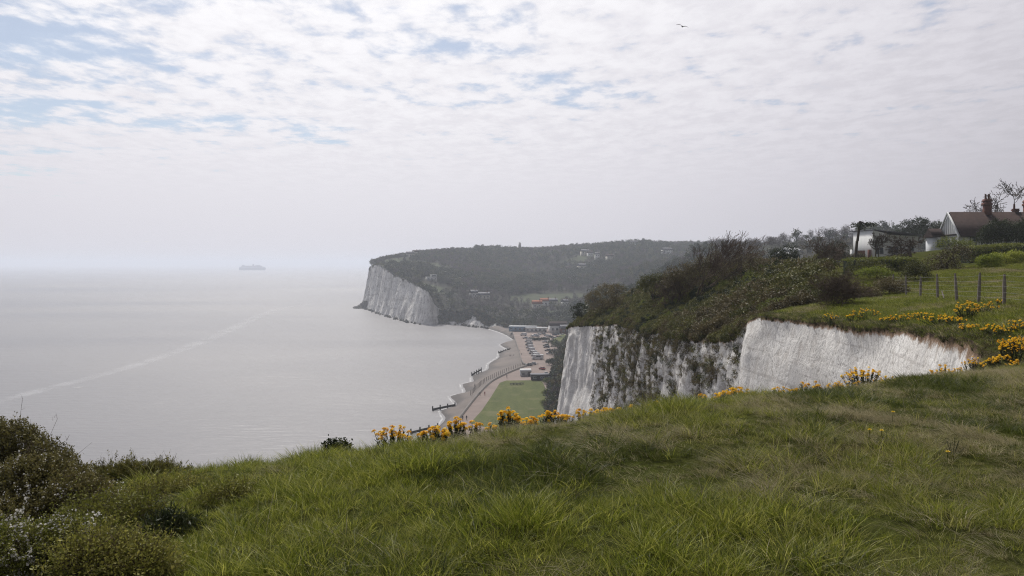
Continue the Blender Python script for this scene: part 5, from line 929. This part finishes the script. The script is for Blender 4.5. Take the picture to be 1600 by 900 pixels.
# ------------------------------------------------------------------ ferry and gull
def ferry():
    p = onz(395, 422.2, 0); e = empty('ferry', p, .10, 'large pale passenger ferry far out near the hazy horizon', 'ship'); e.scale = (1, 1, 1.15); Ln = 218
    def hull(z): f = z / 16; return [(-.5 * Ln, -11), (-.5 * Ln, 11), (.28 * Ln, 13), (.42 * Ln, 8), ((.47 + .03 * f) * Ln, 0), (.42 * Ln, -8), (.28 * Ln, -13)]
    mb = MB(); mb.loft([[(x, y, z) for x, y in hull(z)] for z in (-1, 5, 16)]); mb.build('hull', M['hullblue'], e)
    up = MB(); up.loft([[(x * .975 - 1, y * .98, z) for x, y in hull(8)] for z in (16, 24)]); up.build('upper_hull', M['hull'], e); s = MB(); s.box((-8, 0, 28.4), (165, 24, 8.6)); s.build('superstructure', M['hull'], e); s = MB(); s.box((42, 0, 35.2), (34, 25, 4.8)); br = s.build('bridge', M['hull'], e); MB().box((42, 0, 36), (34.6, 25.6, 1.5)).build('window_band', M['glass'], br)
    MB().box((-2, 0, 25.6), (168, 24.6, 1.3)).build('window_band', M['glass'], e); s = MB(); s.box((4, 0, 37), (15, 9, 12), .75); s.build('funnel', M['hullblue'], e); s = MB(); s.tube((52, 0, 37), (50, 0, 48), .9, .4, 6); s.build('mast', M['hull'], e); s = MB(); s.box((-76, 0, 35), (18, 20, 5)); s.build('deck_house', M['hull'], e)
    for k in range(4): MB().box((-50 + k * 22, -12.8, 30), (10, 2.4, 2.6), .8).build('lifeboat', M['redtile'], e)
ferry()
def gull():
    p = at(1066, 41.5, 62); e = empty('gull', p, 1.25, 'lone gull gliding high in the cloudy sky', 'bird'); e.rotation_euler = (.28, 0, 1.2); e.scale = (.82,) * 3; rings = []
    for x, r, z in ((-.27, .012, 0), (-.18, .045, 0), (-.05, .075, 0), (.08, .07, .005), (.17, .045, .02), (.22, .04, .03), (.27, .03, .03), (.32, .008, .02)): rings.append([(x, math.cos(a) * r, z + math.sin(a) * r * .9) for a in np.arange(8) * math.pi / 4])
    MB().loft(rings).build('body', M['feather'], e, sm=True)
    for sg in (1, -1):
        R_ = []
        for t, c0, c1, z in ((.04, .13, -.08, .03), (.22, .16, -.05, .12), (.36, .13, -.06, .13), (.5, .05, -.09, .08), (.64, -.08, -.14, .00)): z = z + (.03 * sg); R_.append([(c0, sg * t, z), ((c0 + c1) / 2, sg * t, z + .016), (c1, sg * t, z - .004), ((c0 + c1) / 2, sg * t, z - .006)])
        MB().loft(R_).build('wing', M['feather'], e)
    MB().loft([[(-.24, -.02, .01), (-.24, .02, .01), (-.24, .02, -.005), (-.24, -.02, -.005)], [(-.38, -.06, .005), (-.38, .06, .005), (-.38, .06, -.002), (-.38, -.06, -.002)]]).build('tail', M['feather'], e)
gull()
# ------------------------------------------------------------------ groynes on the beach
def groyne(a, b, label, h=1.3):
    p, q = onz(*a, .0), onz(*b, .0); e = empty('groyne', p, 0, label, 'groyne', 'timber groynes on the beach'); d = q - p; n = max(4, int(d.length / 2.2)); u = d.normalized()
    for k in range(n): c = d * (k / (n - 1)); MB().box((c[0], c[1], h * .5 - .3 + 1.2 * k / n), (.45, .45, h + 1.6)).build('post', M['oldwood'], e)
    for z in (.1, .55): mb = MB(); mb.tube((0, 0, z + .1), (d[0], d[1], z + 1.3), .24, .24, 4); mb.build('plank', M['oldwood'], e)
groyne((676, 641.5), (711, 639), 'long dark timber groyne reaching into the sea halfway down the near beach'); groyne((642, 678), (684, 673), 'dark timber groyne at the foot of the beach behind the flower clumps'); groyne((737, 587), (752, 582), 'short dark groyne on the mid beach where people stand'); groyne((779, 552), (797, 549), 'low dark groyne on the far beach by the last bend', 1.)
# ------------------------------------------------------------------ people
def person_mesh(name, seed):
    """standing figure in one skin: legs, trunk, arms, neck and head joined"""
    rg = np.random.default_rng(seed); me = bpy.data.meshes.new(name); st = rg.uniform(.08, .22)
    J = dict(pel=(0, 0, .95), waist=(0, 0, 1.1), chest=(0, 0, 1.36), neck=(0, 0, 1.5), head=(0, .01, 1.62), top=(0, 0, 1.74), lh=(-.1, 0, .9), lk=(-.11, st * .6, .5), la=(-.11, st * .2 - .05, .08), lt=(-.11, st * .2 + .12, .03), rh=(.1, 0, .9), rk=(.11, -st * .2, .5), ra=(.11, -st - .05, .08), rt=(.11, -st + .12, .03), ls=(-.19, 0, 1.42), le=(-.25, -.04, 1.14), lw=(-.25, .08, .92), lf=(-.25, .1, .82), rs=(.19, 0, 1.42), re=(.25, .0, 1.14), rw=(.25, .12, .93), rf=(.25, .15, .84))
    Ed = [('pel', 'waist'), ('waist', 'chest'), ('chest', 'neck'), ('neck', 'head'), ('head', 'top'), ('pel', 'lh'), ('lh', 'lk'), ('lk', 'la'), ('la', 'lt'), ('pel', 'rh'), ('rh', 'rk'), ('rk', 'ra'), ('ra', 'rt'), ('chest', 'ls'), ('ls', 'le'), ('le', 'lw'), ('lw', 'lf'), ('chest', 'rs'), ('rs', 're'), ('re', 'rw'), ('rw', 'rf')]; Rr = dict(pel=.16, waist=.14, chest=.17, neck=.06, head=.105, top=.07, lh=.1, rh=.1, lk=.065, rk=.065, la=.045, ra=.045, lt=.04, rt=.04, ls=.07, rs=.07, le=.05, re=.05, lw=.035, rw=.035, lf=.035, rf=.035)
    K = list(J); me.from_pydata([J[k] for k in K], [(K.index(a), K.index(b)) for a, b in Ed], []); o = bpy.data.objects.new(name, me); COL.objects.link(o); m = o.modifiers.new('skin', 'SKIN'); o.modifiers.new('sub', 'SUBSURF').levels = 1
    for v, k in zip(me.skin_vertices[0].data, K): v.radius = (Rr[k], Rr[k] * (.75 if k in ('pel', 'waist', 'chest') else 1)); v.use_root = (k == 'pel')
    dg = bpy.context.evaluated_depsgraph_get(); r = bpy.data.meshes.new_from_object(o.evaluated_get(dg)); bpy.data.objects.remove(o); smooth(r); return r
PM = {}
for i, c in enumerate(('dark', 'red', 'blue', 'pale')):
    PM[c] = person_mesh('person', 900 + i); PM[c].materials.clear(); PM[c].materials.append(M['cloth_' + c])
def person(px, py, z, c, rz, label):
    p = onz(px, py, z); o = bpy.data.objects.new('person', PM[c]); o.location = p; o.rotation_euler = (0, 0, rz); link(o); tag(o, label, 'person', 'people on the sea front')
def bz(px, py): return 1.4
for px, py, z, c, rz, l in ((723, 657, ZP, 'dark', 0, 'person in dark clothes walking on the promenade, left of a close pair'), (729, 656.5, ZP, 'dark', .2, 'person in dark clothes walking on the promenade, right of a close pair'), (750, 618, ZP, 'dark', 1, 'person by the sea wall beside the middle of the lawn'), (757.5, 618, ZP, 'red', .4, 'person in red on the promenade beside the middle of the lawn'), (792, 591, ZP, 'dark', .3, 'person standing at the top left corner of the lawn'), (840.5, 571.5, ZP, 'dark', 2, 'person in dark clothes near the camper van'), (742, 605, 2.2, 'dark', 1, 'person on the shingle left of the sea wall'), (738.5, 588.5, 1.2, 'dark', 0, 'person at the waterline by the short groyne, left of two'), (747, 586.5, 1.5, 'blue', 2, 'person at the waterline by the short groyne, right of two'), (797, 558, 1.6, 'dark', 0, 'leftmost person of the group on the far beach'), (800, 558.5, 1.8, 'blue', 1.5, 'middle person of the group on the far beach'), (803, 557.5, 2.0, 'dark', 2, 'rightmost person of the group on the far beach'), (815, 556, 3.2, 'dark', 1, 'person at the top of the far shingle beside parked vans'), (812, 551, 3.1, 'pale', 0, 'person in pale clothes high on the far shingle')): person(px, py, z, c, rz, l)
# ------------------------------------------------------------------ vehicles
def bevel_profile(pts, k=.12):
    o = []; n = len(pts)
    for i in range(n):
        a, b, c = (np.array(pts[j % n], float) for j in (i - 1, i, i + 1)); o += [tuple(b + (a - b) * min(k, .4 * np.linalg.norm(a - b)) / np.linalg.norm(a - b)), tuple(b + (c - b) * min(k, .4 * np.linalg.norm(c - b)) / np.linalg.norm(c - b))]
    return o
def vehicle_proto(kind):
    """forward is +y"""
    e = bpy.data.objects.new(kind, None); COL.objects.link(e)
    if kind == 'car':
        b = MB(); pr = bevel_profile([(-2.15, .3), (-2.15, .85), (-1.9, .95), (.9, .98), (2.05, .78), (2.15, .3)]); b.loft([[(x * s, y, z) for y, z in pr] for x, s in ((-.86, 1), (.86, 1))]); cb = bevel_profile([(-1.75, .9), (-1.35, 1.45), (.15, 1.48), (1.0, .92)]); gl = MB(); gl.loft([[(x, y, z) for y, z in cb] for x in (-.74, .74)]); rf = MB().box((0, -.6, 1.47), (1.36, 1.5, .07)); L_, wb, wr = 4.3, 1.3, .32
    elif kind == 'van':
        b = MB(); pr = bevel_profile([(-2.6, .35), (-2.6, 2.15), (1.1, 2.2), (1.75, 1.25), (2.55, 1.0), (2.6, .35)]); b.loft([[(x, y, z) for y, z in pr] for x in (-.95, .95)]); gl = MB().box((0, 1.0, 1.62), (1.94, .7, .55)); gl.add([(-.85, 1.22, 2.05), (.85, 1.22, 2.05), (.88, 1.75, 1.3), (-.88, 1.75, 1.3), (-.85, 1.1, 2.05), (.85, 1.1, 2.05), (.88, 1.63, 1.3), (-.88, 1.63, 1.3)], None, [(0, 3, 2, 1), (4, 5, 6, 7), (0, 1, 5, 4), (1, 2, 6, 5), (2, 3, 7, 6), (3, 0, 4, 7)]); rf = MB().box((0, -.9, 2.22), (1.7, 3.1, .06)); L_, wb, wr = 5.2, 1.6, .36
    else:
        b = MB(); pr = bevel_profile([(-3.4, .4), (-3.4, 2.9), (2.9, 3.0), (3.0, 2.2), (2.3, 1.6), (3.3, 1.1), (3.4, .4)]); b.loft([[(x, y, z) for y, z in pr] for x in (-1.12, 1.12)]); gl = MB().box((0, -.6, 1.9), (2.28, 2.6, .7)); rf = MB().box((0, -.3, 3.0), (1.2, 2.0, .16)); L_, wb, wr = 6.8, 2.1, .38
    ob('body', b.mesh(), None, e); ob('windows', gl.mesh(), M['glass'], e); ob('roof_panel', rf.mesh(), None, e)
    for sx in (-1, 1):
        for sy in (-1, 1): m = MB(); xx = .80 if kind == 'car' else .9 if kind == 'van' else 1.05; m.tube((sx * (xx - .12), sy * wb, wr), (sx * (xx + .1), sy * wb, wr), wr, wr, 12); ob('wheel', m.mesh(), M['tyre'], e)
    return e
VP = {k: vehicle_proto(k) for k in ('car', 'van', 'camper')}
PAINT = {}
def vehicle(kind, px, py, color, rz, label, z=ZP):
    e = VP[kind].copy(); COL.objects.link(e); e.name = {'car': 'parked_car', 'van': 'parked_van', 'camper': 'camper_van'}[kind]; e.location = onz(px, py, z + .005); e.rotation_euler = (0, 0, rz); tag(e, label, {'car': 'car', 'van': 'van', 'camper': 'camper van'}[kind], 'vehicles in the car park')
    for ch in VP[kind].children:
        nm = ch.name.split('.')[0]; c = ch.copy(); COL.objects.link(c); c.parent = e
        if nm in ('body', 'roof_panel'):
            if (kind, nm, color) not in PAINT: d = ch.data.copy(); d.materials.clear(); d.materials.append(M['car_' + color]); PAINT[kind, nm, color] = d
            c.data = PAINT[kind, nm, color]
A = 1.15
for i, (px, py, k, c) in enumerate(((825.5, 534.5, 'van', 'white'), (826.5, 539.5, 'van', 'silver'), (827.5, 544, 'van', 'white'), (829.5, 548.5, 'van', 'white'), (832.5, 553, 'van', 'white'), (836, 556.5, 'van', 'white'))): vehicle(k, px, py, c, A + .25, '%s %s, %s from the far end of the white row beside the shingle' % ('white' if c == 'white' else 'silver', k, ordinal(i)))
vehicle('camper', 840, 561.5, 'white', 1.45, 'big white camper van at the near end of the row beside the shingle')
for px, py, k, c, rz, l in ((818, 524.5, 'van', 'white', 1.3, 'white van at the far corner of the car park by the shingle'), (821, 529, 'car', 'silver', 1.3, 'silver car near the far corner of the car park by the shingle'), (827.5, 530, 'car', 'black', 1.3, 'dark car behind the white row beside the shingle'), (842, 523, 'car', 'white', .6, 'white car in front of the blue beach building'), (849, 522.5, 'car', 'grey', .6, 'dark grey car right of the white car at the beach buildings'), (854, 525.5, 'car', 'silver', .7, 'silver car in the slanted far row, leftmost of three'), (857.5, 526, 'car', 'white', .7, 'white car in the slanted far row, middle of three'), (861, 527.5, 'car', 'black', .7, 'black car in the slanted far row, rightmost of three'), (867, 524, 'car', 'navy', .8, 'navy car before the inn at the valley mouth, left of three'), (872, 523, 'car', 'grey', .8, 'grey car before the inn at the valley mouth, middle of three'), (878, 524.5, 'car', 'white', 1.4, 'white car before the inn at the valley mouth, right of three'),
    (853, 540.5, 'car', 'green', 1.45, 'dark green car on the right side of the car park, farthest of three'), (854, 543.5, 'car', 'navy', 1.45, 'navy car on the right side of the car park, middle of three'), (856, 548.5, 'car', 'black', 1.4, 'black car on the right side of the car park, nearest of three'), (847, 577.5, 'car', 'red', .5, 'red car standing alone on the near car park'), (853, 585.5, 'car', 'silver', .1, 'silver car near the top right corner of the lawn'), (826, 571.5, 'car', 'grey', 1.5, 'grey car where the promenade meets the car park, left of two'), (832.5, 570, 'car', 'silver', 1.5, 'silver car where the promenade meets the car park, right of two')): vehicle(k, px, py, c, rz, l)
for px, py, c, rz, l in ((832, 526, 'white', .5, 'white car behind the dark hedge in the car park, leftmost of three'), (836, 525.2, 'blue', .5, 'blue car behind the dark hedge in the car park, middle of three'), (839.5, 526, 'silver', .6, 'silver car behind the dark hedge in the car park, right of three'), (850, 529.5, 'white', .75, 'white car just in front of the slanted far row'), (866, 529.5, 'silver', .9, 'silver car beside the grass bank at the car park edge'), (870.5, 528, 'red', .9, 'dark red car between the grass bank and the inn'), (875.5, 528.5, 'black', 1., 'black car close to the near cliff edge below the inn'), (851.5, 535, 'white', 1.4, 'white car just behind the dark green car'), (858.5, 553.5, 'white', 1.3, 'white car nearest the wooded slope in the middle of the car park')): vehicle('car', px, py, c, rz, l)
for v in VP.values():
    for ch in list(v.children): bpy.data.objects.remove(ch)
    bpy.data.objects.remove(v)
# ------------------------------------------------------------------ beach buildings, kiosk, tables
def building(name, px, py, w_, d_, h_, rz, wall, roof, label, rt='gable', nwin=4, cat='building', z=ZP):
    p = onz(px, py, z); e = empty(name, p, rz, label, cat); MB().box((0, 0, h_ / 2), (w_, d_, h_)).build('wall', M[wall], e)
    if rt == 'gable': MB().prism([(-d_ / 2 - .4, h_ - .05), (d_ / 2 + .4, h_ - .05), (0, h_ + d_ * .35)], 'x', -w_ / 2 - .3, w_ / 2 + .3).build('roof', M[roof], e)
    else: MB().box((0, 0, h_ + .12), (w_ + .8, d_ + .8, .24)).build('roof', M[roof], e)
    for k in range(nwin): window(e, (-w_ / 2 + w_ * (k + .5) / nwin, -d_ / 2, h_ * .55), w_ / nwin * .5, h_ * .35, 'x')
    MB().box((w_ * .5 - .9, -d_ / 2 - .04, 1.02), (.95, .1, 2.03)).build('door', M['timber'], e); return e
building('beach_building', 817, 517.5, 22, 8, 4, -.15, 'blueboard', 'dirtywhite', 'pale blue beach building at the back of the far beach', 'flat', 6); building('beach_building', 838, 518.5, 17, 8, 3.4, -.1, 'render', 'dirtywhite', 'long white beach building right of the pale blue one', 'flat', 5); building('inn', 872, 520, 14, 9, 6, .15, 'render', 'tile', 'white inn with brown roof at the mouth of the valley', 'gable', 4, 'inn'); building('inn_annexe', 884, 521, 9, 8, 4.2, .2, 'brick', 'slate', 'brick annexe with grey roof right of the white inn', 'gable', 3)
building('kiosk', 847, 593.5, 10.5, 4.5, 2.6, .05, 'timber', 'slate', 'dark low kiosk at the top edge of the lawn', 'flat', 3, 'kiosk'); building('tea_tent', 821, 587.5, 5, 4, 2.3, .1, 'dirtywhite', 'render', 'small white tent-roofed stall left of the dark kiosk', 'gable', 2, 'stall')
def table(px, py, label):
    e = empty('picnic_table', onz(px, py, ZP + .06), .3, label, 'picnic table', 'picnic tables on the lawn'); MB().box((0, 0, .74), (1.9, .8, .06)).build('tabletop', M['oldwood'], e)
    for s in (-1, 1):
        MB().box((0, s * .75, .45), (1.9, .3, .05)).build('bench', M['oldwood'], e); m = MB(); m.tube((s * .7, -.75, 0), (s * .7, .2, .72), .06, .06, 4); m.build('leg', M['oldwood'], e); m = MB(); m.tube((s * .78, .75, 0), (s * .78, -.2, .72), .06, .06, 4); m.build('leg', M['oldwood'], e)
for i, (a, b) in enumerate(((800, 601.5), (805, 601), (810, 601.5), (815, 600.5))): table(a, b, 'dark picnic table at the top of the lawn, %s from the left' % ordinal(i))
def lamp(px, py, label): e = empty('lamp_post', onz(px, py, ZP), 0, label, 'lamp post', 'lamp posts by the car park'); m = MB(); m.tube((0, 0, 0), (0, 0, 5.5), .09, .06, 6); m.build('post', M['steel'], e); MB().box((.3, 0, 5.5), (.8, .25, .14)).build('lamp_head', M['steel'], e)
lamp(857.5, 535.5, 'grey lamp post in the middle of the far car park'); lamp(864, 562, 'grey lamp post at the right side of the car park')
def railing():
    P = spline([(p[0], p[1], 0) for p in wall[4:8]], 3.5); e = empty('beach_fence', (P[0][0] - 1.6, P[0][1] + 3, 3.), 0, 'row of low posts across the shingle in front of the sea wall', 'fence')
    for k, p in enumerate(P): MB().box((p[0] - P[0][0] - 2.5, p[1] - P[0][1] + 5, .3), (.22, .22, 2.2)).build('post', M['oldwood'], e)
railing()

def low_bush(name, px, py, pts, mat, label, seed, cat='bush', n=200):
    """shrub planted on the level sea front; pts (dx, dy, radius, height) in metres"""
    loc = onz(px, py, ZP); leafy_tree(name, loc, .5, [(a, b, h * .5, r, r, h * .55) for a, b, r, h in pts], mat, n, 12, .42, .3, label, cat, seed, .12)
low_bush('car_park_hedge', 843, 532.5, [(-5 + 2.2 * k, .3 * (k % 2), 1.5, 1.9) for k in range(6)], 'wood_green', 'dark hedge row across the middle of the far car park', 801, 'hedge', 420)
for k, (px, py, r, h, l) in enumerate(((866, 541, 3.2, 4.5, 'dark bush below the grass bank beside the car park'), (873, 546, 3.4, 5, 'dark bush at the foot of the wooded slope, upper of three'), (868, 556, 3., 4.2, 'dark bush at the foot of the wooded slope, middle of three'), (863, 571, 2.6, 3.6, 'dark bush at the foot of the wooded slope, lowest of three'), (858, 600, 2., 2.6, 'green bush at the top right corner of the lawn'), (857, 618, 1.8, 2.4, 'green bush along the right edge of the lawn, upper of two'), (855, 634, 1.8, 2.4, 'green bush along the right edge of the lawn, lower of two'))):
    low_bush('sea_front_bush', px, py, [(0, 0, r, h), (-r * .7, r * .5, r * .7, h * .8), (r * .6, -r * .5, r * .7, h * .7)], 'wood_green' if k < 4 else 'scrub3', l, 810 + k)
for k, (px, py, r, h, l) in enumerate(((808, 513.5, 4.5, 8, 'tree behind the left end of the pale blue beach building'), (829, 512.5, 5, 9, 'tree behind the gap between the beach buildings'), (848, 512.5, 5, 9, 'tree behind the long white beach building'), (861, 513.5, 4.5, 8, 'tree just left of the white inn'), (879, 514, 5, 9, 'tree behind the brick annexe'))):
    loc = onz(px, py, ZP); leafy_tree('sea_front_tree', loc, h * .4, [(0, 0, h * .65, r * .7, r * .7, h * .3), (-r * .5, 0, h * .55, r * .55, r * .55, h * .25), (r * .5, .5, h * .58, r * .55, r * .55, h * .25)], ('wood_olive', 'wood_green', 'wood_bare')[k % 3], 260, 12, .5, .4, l, 'tree', 830 + k, .25)
